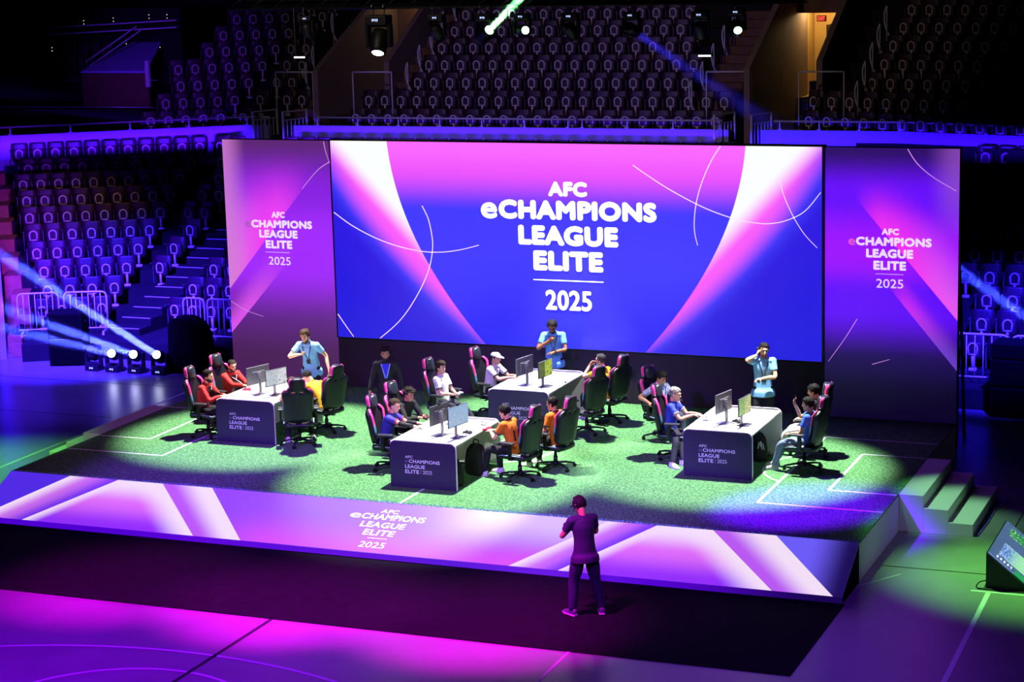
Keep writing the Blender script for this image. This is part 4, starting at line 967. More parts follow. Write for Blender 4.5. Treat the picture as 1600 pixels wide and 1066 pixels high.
    b = MB(); b.box((-.02, 0, .335), (.26, .18, .05), None, .01).bar((.02, -.08, .33), (.04, -.30, .34), .016, .016).bar((-.18, 0, .34), (-.26, 0, .47), .1, .03); out.append(('tilt_mechanism', b.mesh('tilt_mechanism'), M_cmet, None))
    for s in (-1, 1):
        b = MB(); b.bar((-.02, s*.2, .36), (-.02, s*.32, .38), .06, .02).box((-.02, s*.315, .51), (.07, .035, .27), None, .01)
        out.append(('armrest', b.mesh('armrest'), M_cmet, ('armrest_pad', (lambda s=s: MB().box((.03, s*.315, .655), (.27, .095, .032), None, .014, 2).mesh('armrest_pad'))(), M_cpad)))
    b = MB(); b.tube([(0, 0, .09), (0, 0, .22), (0, 0, .221), (0, 0, .33)], [.035, .035, .024, .024], 12); out.append(('gas_column', b.mesh('gas_column', True), M_cmet, None))
    b = MB(); b.lathe([(.045, .07), (.055, .09), (.05, .12)], seg=12)
    for k in range(5):
        a = 2*PI*k/5+.3; d = V((math.cos(a), math.sin(a), 0)); b.tube([d*.03+V((0, 0, .105)), d*.18+V((0, 0, .098)), d*.325+V((0, 0, .07))], [(.026, .022), (.022, .018), (.016, .013)], 8)
    out.append(('star_base', b.mesh('star_base', True), M_cmet, None))
    for k in range(5):
        a = 2*PI*k/5+.3; d = V((math.cos(a), math.sin(a), 0)); n = V((-d.y, d.x, 0)); b = MB(); c = d*.325
        for s in (-1, 1): b.lathe([(.012, -.011), (.03, -.009), (.03, .009), (.012, .011)], c+n*.017*s+V((0, 0, .03)), n, 12)
        b.bar(c+V((0, 0, .03)), c+V((0, 0, .075)), .016); out.append(('caster', b.mesh('caster'), M_cmet, None))
    return out
CH = chair_parts()
for n, me, m, sub in CH:
    me.materials.append(m)
    if sub: sub[1].materials.append(sub[2])
def chair(label, x, y, yaw, spin=0):
    o = thing('gaming_chair', label, 'chair', (x, y, H_), R(yaw), 'gaming chairs round the desks')
    for n, me, m, sub in CH:
        c = bpy.data.objects.new(n, me); COL.objects.link(c); c.parent = o
        if sub: d = bpy.data.objects.new(sub[0], sub[1]); COL.objects.link(d); d.parent = c
    return o
CHAIRS = {
 'C1': (2.00, 3.20, 2, 'black and pink gaming chair of the bearded red-jacketed player nearest the stage front'),
 'C2': (1.88, 4.25, -12, 'black and pink gaming chair behind the red-jacketed player with folded forearms'),
 'C3': (3.93, 3.05, 118, 'black gaming chair showing its whole back, at the right of the left desk'),
 'C4': (3.92, 4.12, 160, 'black and pink gaming chair of the yellow player who bends over the left desk'),
 'W1': (5.90, 4.95, -8, 'black and pink gaming chair of the reclining player in a white shirt'),
 'W2': (6.33, 6.10, -8, 'tall black and pink gaming chair of the player in the white cap'),
 'Y1': (8.52, 5.25, 155, 'empty gaming chair turned away at the right of the middle desk'),
 'Y2': (8.60, 6.25, 163, 'gaming chair of the yellow player with a hand at his mouth'),
 'B3': (6.24, 1.95, 4, 'black and pink gaming chair of the player in the blue jersey with red trim'),
 'H3': (6.10, 2.90, -14, 'black and pink gaming chair of the player in the black hoodie'),
 'O1': (8.55, 1.98, 168, 'gaming chair behind the orange player who holds a controller'),
 'O2': (8.88, 2.75, 165, 'gaming chair of the orange player sitting upright behind the first'),
 'G4': (10.57, 3.98, 3, 'gaming chair of the grey-haired player in blue'),
 'P4': (9.94, 5.20, -28, 'gaming chair of the man in the pale patterned shirt'),
 'R1': (12.84, 3.80, 176, 'gaming chair of the player in jeans who holds up a phone'),
 'R2': (12.68, 4.80, 178, 'gaming chair behind the player with the phone, holding a dark-haired person')}
for k, (x, y, yw, lb) in CHAIRS.items(): chair(lb, x, y, yw)
# ================================================================ PEOPLE
def solidify_union(b, voxel, smooth_it=3):
    """union of overlapping lofts into one continuous skin"""
    me = b.mesh('raw'); o = bpy.data.objects.new('raw', me); COL.objects.link(o)
    md = o.modifiers.new('r', 'REMESH'); md.mode = 'VOXEL'; md.voxel_size = voxel; md.use_smooth_shade = True
    if smooth_it: sm = o.modifiers.new('s', 'SMOOTH'); sm.factor = .5; sm.iterations = smooth_it
    dg = bpy.context.evaluated_depsgraph_get(); out = bpy.data.meshes.new_from_object(o.evaluated_get(dg))
    bpy.data.objects.remove(o); bpy.data.meshes.remove(me)
    out.polygons.foreach_set('use_smooth', [True]*len(out.polygons)); return out
def ik(a, t, l1, l2, pole):
    d = t-a; L = d.length; mx = (l1+l2)*.995
    if L > mx: t = a+d*(mx/L); d = t-a; L = mx
    x = (l1*l1-l2*l2+L*L)/(2*L); h = math.sqrt(max(0, l1*l1-x*x)); u = d.normalized(); p = V(pole); p = (p-u*p.dot(u)).normalized()
    return a+u*x+p*h, t
def rotm(yaw, pitch, roll):                                          # pitch > 0 looks / leans forward (down)
    return Matrix.Rotation(R(yaw), 3, 'Z') @ Matrix.Rotation(R(pitch), 3, 'Y') @ Matrix.Rotation(R(roll), 3, 'X')
HEADP = [(-.118, .020, .078, .040), (-.105, .040, .092, .010), (-.085, .054, .096, -.020), (-.06, .062, .095, -.045), (-.03, .068, .094, -.072), (0, .074, .092, -.090), (.03, .077, .094, -.098), (.06, .076, .090, -.098), (.085, .066, .074, -.086), (.105, .045, .048, -.058), (.116, .02, .018, -.025)]
def headpt(th, z, off=0.0):
    P = HEADP
    z = max(P[0][0], min(P[-1][0], z))
    for a, b in zip(P[:-1], P[1:]):
        if z <= b[0]: f = (z-a[0])/(b[0]-a[0]); w, xf, xb = [a[i]+(b[i]-a[i])*f for i in (1, 2, 3)]; break
    c = (xf+xb)/2; r = (xf-xb)/2; return V((c+(r+off)*math.cos(th), (w+off)*math.sin(th), z))
def head_mesh(b, M, o):
    n = 20; b.rings([[o+M@headpt(2*PI*k/n, z) for k in range(n)] for z, *_ in HEADP])
    T = lambda p: o+M@V(p)
    b.tube([T((.088, 0, .025)), T((.103, 0, 0)), T((.113, 0, -.022)), T((.094, 0, -.034))], [.009, .011, .015, .010], 8)
    b.tube([T((.082, -.045, .036)), T((.093, -.02, .038)), T((.093, .02, .038)), T((.082, .045, .036))], [.008, .010, .010, .008], 6)
    b.tube([T((.088, -.022, -.058)), T((.097, 0, -.056)), T((.088, .022, -.058))], [.006, .009, .006], 6)
    b.tube([T((.086, -.018, -.070)), T((.095, 0, -.071)), T((.086, .018, -.070))], [.006, .009, .006], 6)
    for s in (-1, 1): b.ell(T((-.008, s*.078, -.008)), (.020, .012, .032), M, 8, 6)
def hair_mesh(M, o, front=.07, side=.0, back=-.075, vol=.016, top=.012, rough=.006, seed=0, quiff=0.0):
    b = MB(); n, m = 28, 9; rnd = random.Random(seed); outer, inner = [], []
    for k in range(n):
        th = 2*PI*k/n; c = math.cos(th)
        t = min(1, max(0, (c-.22)/.42)); t = t*t*(3-2*t)
        hl = side+(front-side)*t+.004*math.sin(5*th+seed)*t if c > 0 else side+(back-side)*min(1, (-c)*1.4)**.9
        co, ci = [], []
        for j in range(m):
            z = hl+(.1155-hl)*(j/(m-1))**.8
            tuft = noise.noise(V((math.cos(th)*3.2+seed, math.sin(th)*3.2, z*34)))+.6*noise.noise(V((math.cos(th)*8+seed*2, math.sin(th)*8, z*70))); of = vol*(1 if j > 0 else .25)+rough*tuft*2.2
            p = headpt(th, z, of); p.z += (top+rough*tuft*1.6)*max(0, z/.115)**2+quiff*max(0, c)**2*max(0, z/.115)**1.5
            co.append(p); ci.append(headpt(th, z, -.006))
        outer.append(co); inner.append(ci)
    G = [[b.bm.verts.new(o+M@p) for p in c] for c in outer]; I = [[b.bm.verts.new(o+M@p) for p in c] for c in inner]
    for k in range(n):
        q = (k+1) % n
        for j in range(m-1): b.bm.faces.new((G[k][j], G[q][j], G[q][j+1], G[k][j+1]))
        b.bm.faces.new((I[k][0], I[q][0], G[q][0], G[k][0]))
    b.bm.faces.new([G[k][-1] for k in range(n)])
    return b
def beard_mesh(M, o, z0=-.04, th0=100, off=.005):
    b = MB(); n = 20; R1, R2 = [], []
    zs = [z0, -.06, -.085, -.105, -.117]
    rows = []
    for z in zs: rows.append([o+M@headpt(R(-th0+2*th0*k/(n-1)), z-(.02 if abs(-th0+2*th0*k/(n-1)) < 28 and z > -.05 else 0), off) for k in range(n)])
    b.rings(rows, cap=False, closed=False); return b
def hand(b, w, d, nrm, side, curl=35, spread=1.0):
    """palm, four jointed fingers and a thumb from wrist w along d; nrm points out of the palm"""
    d = d.normalized(); nrm = (nrm-d*nrm.dot(d)).normalized(); lat = d.cross(nrm)*side   # towards the thumb
    b.tube([w-d*.012, w+d*.02, w+d*.055, w+d*.088], [(.026, .02), (.034, .017), (.041, .016), (.038, .013)], 10, ref=nrm)
    ax = d.cross(nrm)
    for i, (o, L) in enumerate(((.029, .9), (.010, 1.0), (-.010, .94), (-.028, .76))):
        p = w+d*.084+lat*o; q = Quaternion(d.cross(nrm), 0); dirn = (d+lat*o*.9*spread).normalized(); pts = [p-d*.015, p]
        for s, l in enumerate((.040, .027, .021)):
            a = R(curl*(.7+.35*s)); rq = Matrix.Rotation(a, 3, d.cross(nrm).normalized()); dirn = rq@dirn if (rq@dirn).dot(nrm) >= dirn.dot(nrm) else rq.inverted()@dirn
            pts.append(pts[-1]+dirn*l*L)
        b.tube(pts, [.0095, .0098, .009, .0082, .0065], 6)
    t0 = w+d*.022+lat*.026; td = (lat*.75+d*.75+nrm*.25).normalized(); t1 = t0+td*.042; t2 = t1+(d*.9+lat*.2+nrm*.45).normalized()*.03; t3 = t2+(d+nrm*.6).normalized()*.024
    b.tube([t0-td*.012, t0, t1, t2, t3], [.012, .0135, .0115, .010, .0075], 6)
SKIN = {'light': (226, 172, 140), 'tan': (196, 140, 104), 'brown': (150, 98, 66), 'dark': (104, 66, 46)}
PN = 0; DBG = []
def person(label, pos, yaw, pel=(-.08, 0, .495), lean=5, side=0, twist=0, head=(0, 5, 0), hands=None, hdir=None, hnrm=None, poles=None, feet=((.36, .13), (.36, -.13)), footyaw=(8, -8), kneepole=(1, 0, .6), skin='light', shirt=(200, 200, 200), sleeve=.55, trousers=(20, 20, 24), shoe=(220, 220, 224), hair=dict(), hcol=(22, 17, 15),
           beard=None, hem=.09, collar=None, cuff=None, shirt_mat=None, lanyard=None, badge=(16, 16, 20), curl=(35, 35), scale=1.0, cap=None, z=H_, belly=0.0, lift=(0, 0), glasses=False, baggy=1.0, inner=None, trouser_mat=None, patch=None, sex=None):
    global PN; PN += 1; pn = PN; hnd = hands or ((.34, .1, .68), (.34, -.1, .68))
    sc_ = scale; pel = V(pel)/sc_; hnd = [V(h)/sc_ for h in hnd]; feet = [(f[0]/sc_, f[1]/sc_) for f in feet]
    P0 = V(pel); RA = rotm(twist*.3, lean*.55, side*.5); RB = rotm(twist*.7, lean, side); RC = rotm(twist, lean*1.18, side)
    up = V((0, 0, 1)); P1 = P0+RA@up*.17; P2 = P1+RB@up*.17; P3 = P2+RC@up*.145
    L = RC@V((0, 1, 0)); Fw = RC@V((1, 0, 0))
    sh = [P3-RC@up*.035+L*.172*s+Fw*.008 for s in (1, -1)]
    hr = rotm(*head); NT = P3+(RC@up*.6+V((0, 0, .4))).normalized()*.062+Fw*.012; HO = NT+(hr@V((.012, 0, .112)))
    elb, wr = [], []
    for i, s in enumerate((1, -1)):
        t = V(hnd[i]); pole = V(poles[i]) if poles and poles[i] else V((-.3, s*.7, -.8)); e, t = ik(sh[i], t, .285, .255, pole); elb.append(e); wr.append(t)
    hips = [P0+RA@V((0, s*.088, -.02)) for s in (1, -1)]; knee, ank = [], []
    for i, s in enumerate((1, -1)):
        a = V((feet[i][0], feet[i][1], .085+lift[i])); kp = V(kneepole) if not isinstance(kneepole, list) else V(kneepole[i]); kp = V((kp.x, kp.y+s*.15, kp.z)); k, a = ik(hips[i], a, .43, .41, kp); knee.append(k); ank.append(a)
    def torso(b, g, lo, neck=True):
        spine = [P0-RA@up*lo, P0-RA@up*lo*.5, P0, P1, P2, P3-RC@up*.06, P3-RC@up*.012, P3+RC@up*.02]; fl = .042 if (lo > .12) else 0
        rad = [(.164+g+fl, .116+g+belly*.3+fl*1.2), (.166+g+fl*.8, .118+g+belly*.5+fl), (.158+g, .112+g+belly*.8), (.144+g, .104+g+belly), (.160+g, .114+g+belly*.3), (.162+g, .098+g), (.105+g, .072+g), (.062+g, .058+g)]
        p, r = catmull(spine, rad, 4); b.tube(p, r, 20, ref=Fw)
        for i in (0, 1): b.ell(sh[i], (.060+g, .062+g, .060+g), None, 10, 8)
        b.tube([sh[0], (sh[0]+sh[1])/2+RC@up*.03, sh[1]], [(.062+g, .052+g), (.07+g, .05+g), (.062+g, .052+g)], 12, ref=up)
    def limb(b, pts, rad, sub=4): p, r = catmull([V(q) for q in pts], rad, sub); b.tube(p, r, 12)
    b = MB(); torso(b, -.012, .06)
    b.tube([P3-RC@up*.04, P3+RC@up*.02, NT+hr@V((-.012, 0, .03)), NT+hr@V((-.01, 0, .07))], [.062, .054, .050, .052], 14)
    head_mesh(b, hr, HO)
    HM = []
    for i, s in enumerate((1, -1)):
        limb(b, [sh[i], sh[i]*.5+elb[i]*.5, elb[i], elb[i]*.6+wr[i]*.4, wr[i]], [.046, .043, .037, .036, .026])
        d = V(hdir[i]) if hdir and hdir[i] else (wr[i]-elb[i]).normalized(); nr = V(hnrm[i]) if hnrm and hnrm[i] else V((0, 0, -1))
        hand(b, wr[i], d, nr, s, curl[i]); HM.append((wr[i], d.normalized(), nr))
        limb(b, [hips[i], hips[i]*.5+knee[i]*.5, knee[i], knee[i]*.6+ank[i]*.4, ank[i]], [.074, .066, .048, .046, .034])
    body = put('person', solidify_union(b, .0075, 2), mat('skin_'+skin, SKIN[skin], rough=.55))
    tag(body, label, 'person'); body.location = (pos[0], pos[1], z); body.rotation_euler = (0, 0, R(yaw)); body.scale = (scale,)*3
    # clothes
    sm = shirt_mat or mat('shirt_%d_%d_%d' % shirt, shirt, rough=.8, noise_amt=.06, noise_scale=25)
    b = MB(); torso(b, .008, hem)
    for i in (0, 1):
        if sleeve <= 1: q = sh[i].lerp(elb[i], sleeve); limb(b, [sh[i], sh[i].lerp(q, .5), q], [.064, .062, .060])
        else: limb(b, [sh[i], sh[i].lerp(elb[i], .5), elb[i], elb[i].lerp(wr[i], .5), elb[i].lerp(wr[i], sleeve-1)], [.062, .058, .050, .047, .038])
    sme = solidify_union(b, .011, 3); so = put('shirt' if sleeve <= 1 else 'jacket', sme, sm, body)
    bvh = BVHTree.FromPolygons([v.co.copy() for v in sme.vertices], [tuple(p.vertices) for p in sme.polygons])
    b = MB(); b.ell(P0-RA@up*.02, (.118, .150 if hem > .12 else .158, .10), RA, 14, 10)
    for i in (0, 1):
        limb(b, [hips[i]+V((0, 0, .02)), hips[i]*.5+knee[i]*.5, knee[i], knee[i]*.55+ank[i]*.45, ank[i]+(knee[i]-ank[i])*.02], [.088 if hem > .12 else .096, .084*baggy, .066*baggy, .061*baggy, .052*baggy])
    put('trousers', solidify_union(b, .011, 3), trouser_mat or mat('trousers_%d_%d_%d' % trousers, trousers, rough=.85, noise_amt=.1, noise_scale=18), body)
    for i, s in enumerate((1, -1)):
        a = ank[i]; q = Matrix.Rotation(R(footyaw[i]), 3, 'Z'); base = V((a.x, a.y, a.z-.085))
        prof = [(-.075, .030, .085, 0), (-.06, .040, .10, 0), (0, .042, .105, 0), (.06, .046, .075, 0), (.12, .050, .058, 0), (.165, .042, .045, .005), (.19, .022, .03, .01)]
        sb = MB(); sb.rings([[base+q@V((x, y*w, (z0+(h-z0)*zz))) for y, zz in ((-1, 0), (-1, .45), (-.6, .92), (0, 1), (.6, .92), (1, .45), (1, 0))] for x, w, h, z0 in prof])
        shoe_o = sb.build('shoe', mat('shoe_%d_%d_%d' % shoe, shoe, rough=.5), body, True)
        MB().rings([[base+q@V((x, y*(w+.004), zz)) for y, zz in ((-1, 0), (-1, .022), (1, .022), (1, 0))] for x, w in ((-.08, .026), (-.06, .04), (.06, .047), (.12, .051), (.17, .04), (.196, .016))]).build('sole', mat('shoe_sole', (200, 200, 200), rough=.6), shoe_o)
    # head details
    if hair is not None:
        kw = dict(front=.078, side=-.012, back=-.075, vol=.013, top=.020, rough=.009, seed=pn); kw.update(hair)
        hair_mesh(hr, HO, **kw).build('hair', mat('hair_%d_%d_%d' % hcol, hcol, rough=.75, noise_amt=.45, noise_scale=45, spec=.2), body, True)
    if beard: beard_mesh(hr, HO, *beard[1:]).build('beard', mat('beard_%d_%d_%d' % beard[0], beard[0], rough=.8), body, True)
    for s in (-1, 1):
        MB().ell(HO+hr@V((.0905, s*.031, .012)), (.006, .013, .0065), hr, 8, 6).build('eye', mat('eye_dark', (30, 22, 20), rough=.2), body, True)
        MB().tube([HO+hr@V(p) for p in ((.088, s*.050, .034), (.099, s*.033, .041), (.101, s*.014, .038))], [.003, .005, .004], 5).build('eyebrow', mat('hair_%d_%d_%d' % hcol, hcol, rough=.75, noise_amt=.45, noise_scale=45, spec=.2), body, True)
    if cap:
        b = MB(); n = 20
        b.rings([[HO+hr@headpt(2*PI*k/n, zz, of) for k in range(n)] for zz, of in ((.045, .012), (.06, .014), (.085, .016), (.105, .016), (.1155, .01))])
        b.prism([(.10*math.cos(R(a))*(1.9 if abs(a) < 80 else 1)-.02, .078*math.sin(R(a))) for a in range(-90, 91, 15)], HO+hr@V((.03, 0, .048)), hr@V((1, 0, -.12)), hr@V((0, 1, 0)), hr@V((0, 0, .008)))
        b.build('cap', mat('cap_%d_%d_%d' % cap, cap, rough=.7), body, True)
    if glasses:
        b = MB()
        for s in (-1, 1): b.tube([HO+hr@V((.102, s*.033+.022*math.cos(R(a)), .010+.017*math.sin(R(a)))) for a in range(0, 361, 30)], .0025, 5); b.tube([HO+hr@V((.1, s*.055, .015)), HO+hr@V((.0, s*.082, .012))], .0025, 5)
        b.build('glasses', M_black, body)
    if collar:
        n = 16; c0 = P3+RC@up*.018
        MB().tube([c0+RC@V((.068*math.cos(2*PI*k/n)+.006, .070*math.sin(2*PI*k/n), -.022*math.cos(2*PI*k/n))) for k in range(n)], (.010, .016), 6, ref=RC@up, closed=True).build('collar', mat('trim_%d_%d_%d' % collar, collar, rough=.7), body, True)
    if cuff and sleeve <= 1:
        for i in (0, 1):
            q = sh[i].lerp(elb[i], sleeve); d = (elb[i]-sh[i]).normalized(); MB().tube([q-d*.016, q+d*.004], .0635, 14).build('cuff_band', mat('trim_%d_%d_%d' % cuff, cuff, rough=.7), body, True)
    def onto(p, dr, off=.004):
        h = bvh.ray_cast(p+dr*.5, -dr); return (h[0]+h[1]*off) if h[0] else p+dr*.12
    if lanyard:
        for s in (-1, 1):
            pts = [P3+RC@V((-.02, s*.075, .012))]+[onto(P3+RC@V((0, s*a, -zz)), Fw) for a, zz in ((.078, .015), (.07, .05), (.055, .10), (.042, .15), (.026, .21), (.010, .27))]
            pts, _ = catmull(pts, [1]*len(pts), 3); MB().tube(pts, (.011, .003), 6, ref=Fw).build('lanyard', mat('lanyard_%d_%d_%d' % lanyard, lanyard, rough=.6), body, True)
        c = onto(P3+RC@V((0, 0, -.33)), Fw, .008); MB().box(c, (.006, .075, .105), RC, .002).build('badge', mat('badge_%d_%d_%d' % badge, badge, rough=.4), body)
    if inner:
        b = MB(); G = []
        for i in range(9):
            zz = -.012-.035*i; hwid = .062*(1-(i/9)**1.3)+.012
            G.append([b.bm.verts.new(onto(P3+RC@V((0, hwid*j/3, zz)), Fw, .003)) for j in range(-3, 4)])
        for i in range(8):
            for j in range(6): b.bm.faces.new((G[i][j], G[i][j+1], G[i+1][j+1], G[i+1][j]))
        b.build('shirt_front', mat('inner_%d_%d_%d' % inner, inner, rough=.8), body, True)
    if patch:
        for i, s in enumerate((1, -1)):
            d = (RC@V((.35, s, .1))).normalized(); q = sh[i].lerp(elb[i], .3)
            pts = [onto(q+RC@V((x, 0, zz)), d) for x, zz in ((-.025, -.03), (.025, -.03), (.025, .03), (-.025, .03))]
            MB().poly(pts).build('sleeve_patch', mat('patch_%d_%d_%d' % patch, patch, rough=.7), body)
    DBG.append((label, Matrix.Translation(V((pos[0], pos[1], z))) @ Matrix.Rotation(R(yaw), 4, 'Z') @ (HO*scale)))
    M = Matrix.Translation(V((pos[0], pos[1], z))) @ Matrix.Rotation(R(yaw), 4, 'Z') @ Matrix.Scale(scale, 4)
    return dict(body=body, M=M, hands=HM, onto=onto, RC=RC, P3=P3, Fw=Fw, HO=HO, hr=hr, elb=elb, wr=wr)
def held(p, i, fwd=.07, out=.022):
    w, d, n = p['hands'][i]; return p['M'] @ (w+d*fwd+n.normalized()*out), p['M'].to_3x3().normalized()
def phone(label, loc, q, m=None, cat='phone', size=(.075, .15, .010), name='phone'):
    o = MB().box((0, 0, 0), (size[0], size[2], size[1]), None, .004).build(name, m or M_black, None, False, loc); o.rotation_euler = q.to_euler(); return tag(o, label, cat)

RED = (216, 42, 40); YEL = (232, 178, 28); SKY = (126, 186, 236); ORA = (216, 110, 18)
TD = ZT-H_+.022                                                     # wrist height on a desk top
sit = lambda k: (CHAIRS[k][0], CHAIRS[k][1], CHAIRS[k][2])
def seat_person(k, label, dx=0, dyaw=0, **kw):
    kw.setdefault('scale', .93); x, y, yw = sit(k); c, s = math.cos(R(yw)), math.sin(R(yw)); return person(label, (x+c*dx, y+s*dx), yw+dyaw, **kw)
# --- left desk
p = seat_person('C1', 'bearded man in a red jacket with lanyard, nearest the stage front at the left desk', lean=10, head=(6, 10, 0), hands=((.33, .05, .76), (.33, -.05, .76)), hdir=((.9, -.4, 0), (.9, .4, 0)), skin='light', shirt=RED, sleeve=1.9, trousers=(18, 18, 24), shoe=(24, 24, 28), beard=((30, 22, 20), -.035, 105), hcol=(26, 20, 18), lanyard=(216, 206, 226), patch=(60, 60, 120), badge=(225, 225, 232), collar=(150, 20, 30), inner=(40, 16, 22))
pos, q = held(p, 1); gamepad('white game controller held by the bearded man in the red jacket', p['M'] @ V((.47, 0, .80)), 180, M_ctl)
p = seat_person('C2', 'man in a red jacket with close-cropped hair resting his forearms on the left desk', dx=.04, lean=12, twist=-8, head=(-22, 16, 0), hands=((.42, .02, TD), (.44, -.14, TD)), hdir=((.5, -.8, 0), (.7, .7, 0)), skin='light', shirt=RED, sleeve=1.9, beard=((52, 40, 34), -.04, 95), hcol=(40, 32, 28), hair=dict(vol=.007, top=.003, rough=.002), lanyard=(216, 206, 226), patch=(60, 60, 120), badge=(225, 225, 232), collar=(150, 20, 30), inner=(40, 16, 22))
seat_person('C3', 'yellow player with white shoes, mostly hidden by the chair back at the left desk', dx=.10, lean=24, twist=20, head=(45, 26, 0), hands=((.46, .30, TD), (.52, .0, TD)), shirt=YEL, sleeve=.6, trousers=(16, 16, 22), hcol=(60, 44, 34), feet=((.16, .20), (.26, -.22)), hair=dict(vol=.01))
seat_person('C4', 'man in a yellow jersey bending forward over the left desk with his head down', dx=.12, lean=44, head=(8, 46, 0), hands=((.44, .16, TD), (.46, -.16, TD)), hdir=((.6, -.8, 0), (.6, .8, 0)), shirt=YEL, sleeve=1.0, hcol=(24, 19, 17), hair=dict(side=.03, back=-.02, vol=.010), collar=(214, 160, 24), skin='light', shoe=(220, 220, 224))
off = dict(pel=(0, 0, .93), hem=.17, sleeve=.62, trousers=(20, 20, 28), shoe=(30, 30, 34), kneepole=(1, 0, 0), collar=(70, 110, 190))
SKYM = mat('pale_blue_polo', SKY, rough=.8, noise_amt=.12, noise_scale=6)
person('standing official in a pale blue polo leaning towards the left desk', (3.06, 5.25), -78, lean=20, side=0, twist=-6, head=(-8, 26, 4), hands=((.10, .36, .90), (.36, -.12, 1.22)), poles=((-1, .4, 0), (-.2, -1, -.5)), hdir=((.1, .1, -1), (.5, .8, .1)), hnrm=((0, -1, 0), (0, 0, 1)), feet=((.04, .14), (.0, -.12)), shirt=SKY, shirt_mat=SKYM, beard=((46, 32, 24), -.045, 80), hcol=(58, 40, 28), hair=dict(vol=.018, top=.02, quiff=.015), lanyard=(28, 40, 110), curl=(25, 45), skin='light', **off)
person('standing man in a black jacket and blue shirt with pale lanyard, behind the hoodie player', (5.22, 3.98), -66, pel=(0, 0, .90), hem=.16, lean=2, head=(0, 8, 0), hands=((.06, .30, .84), (.06, -.30, .84)), poles=((-1, .3, 0), (-1, -.3, 0)), hdir=((.1, 0, -1), (.1, 0, -1)), hnrm=((0, -1, 0), (0, 1, 0)), feet=((.0, .14), (.02, -.14)), kneepole=(1, 0, 0), shirt=(22, 22, 28), sleeve=1.85, trousers=(18, 18, 24), shoe=(24, 24, 28), beard=((44, 32, 28), -.045, 85), hcol=(30, 24, 24), hair=dict(vol=.015, front=.06), lanyard=(180, 205, 250), collar=(60, 70, 200), inner=(50, 60, 210), skin='tan', scale=.97)
# --- middle desk
p = seat_person('W1', 'dark-haired player in a white jersey reclining with his hands in his lap', dx=.05, lean=-7, head=(-12, 6, 0), hands=((.17, .06, .63), (.18, -.05, .64)), hdir=((.6, -.7, 0), (.6, .7, 0)), feet=((.55, .12), (.50, -.16)), shirt=(238, 236, 240), sleeve=.68, cuff=(24, 26, 50), collar=(24, 26, 50), patch=(24, 26, 60), trousers=(44, 50, 60), hcol=(44, 34, 26), hair=dict(vol=.020, top=.022, front=.062, quiff=.012), skin='light')
gamepad('white game controller in the lap of the reclining player in white', p['M'] @ V((.27, 0, .69)), 172, M_ctl)
seat_person('W2', 'player in a white cap and white jersey with his forearms on the middle desk', dx=.06, lean=14, head=(-4, 6, 0), hands=((.41, .09, TD), (.43, -.07, TD)), hdir=((.7, -.7, 0), (.7, .7, 0)), shirt=(238, 236, 240), sleeve=.7, cuff=(24, 26, 50), collar=(24, 26, 50), patch=(24, 26, 60), trousers=(30, 30, 36), hcol=(26, 20, 18), hair=dict(vol=.004, top=0, rough=.001), cap=(240, 240, 242), glasses=True, skin='light')
p = person('standing official in a light blue polo looking down at his watch behind the middle desk', (7.2, 7.12), -72, lean=9, head=(-6, 34, 0), hands=((.34, .02, 1.10), (.27, -.08, 1.30)), poles=((-.2, 1, -.7), (-.2, -1, -.8)), hdir=((.1, -1, -.1), (.2, .7, .6)), hnrm=((0, 0, -1), (-.4, .2, .1)), feet=((.0, .14), (.02, -.14)), shirt=(104, 176, 236), hcol=(16, 13, 13), beard=((20, 15, 14), -.05, 60), hair=dict(vol=.020, top=.014, rough=.004), lanyard=(40, 60, 110), skin='brown', curl=(30, 60), **off)
w, d, n = p['hands'][0]; e = p['elb'][0]; dd = (w-e).normalized(); M4 = p['M'].to_3x3().to_4x4()
o = MB().tube([-dd*.012, dd*.012], .033, 14).box(V((0, 0, .033)), (.036, .036, .012), None, .004).build('wristwatch', M_black, None, True, p['M'] @ (w-dd*.03)); o.rotation_euler = M4.to_euler(); tag(o, 'black watch on the wrist of the official behind the middle desk', 'watch')
phone('small black microphone held at the chest of the official behind the middle desk', *[held(p, 1, .05, .02)[0], Matrix.Rotation(.3, 3, 'X')], size=(.03, .12, .03), name='microphone', cat='microphone')
p = seat_person('Y2', 'man in a bright yellow shirt holding a hand to his mouth at the middle desk', dx=.16, lean=9, head=(12, 2, 0), hands=((.20, .10, 1.00), (.24, -.12, .64)), poles=((.4, .8, -.8), (-.3, -.7, -.8)), hdir=((-.25, -.5, .8), (1, .3, 0)), hnrm=((-.8, .1, -.3), (0, 0, -1)), shirt=(242, 206, 30), sleeve=.6, hcol=(56, 54, 56), hair=dict(side=.0, back=-.05, vol=.010), skin='light', trousers=(22, 22, 26), belly=.015)
# --- front desk
BLUM = mat('blue_jersey', (46, 40, 150), rough=.75, noise_amt=.25, noise_scale=9)
p = seat_person('B3', 'young player in a blue jersey with red trim and black sleeves using a mouse', dx=0, lean=15, twist=4, head=(-2, 14, 0), hands=((.46, .16, TD), (.60, -.16, TD)), hdir=((.9, -.3, 0), (1, 0, 0)), shirt=(46, 40, 150), shirt_mat=BLUM, sleeve=.6, cuff=(180, 30, 50), collar=(190, 30, 56), patch=(90, 100, 210), trousers=(20, 20, 26), hcol=(50, 38, 28), hair=dict(side=.03, vol=.016, top=.022, quiff=.014), skin='light', shoe=(225, 225, 228))
for i in (0, 1):
    MB().tube([p['elb'][i].lerp(p['wr'][i], t) for t in (-.25, 0, .3, .85)], [.046, .046, .043, .034], 12).build('arm_sleeve', mat('arm_sleeve_black', (20, 20, 24), rough=.7), p['body'], True)
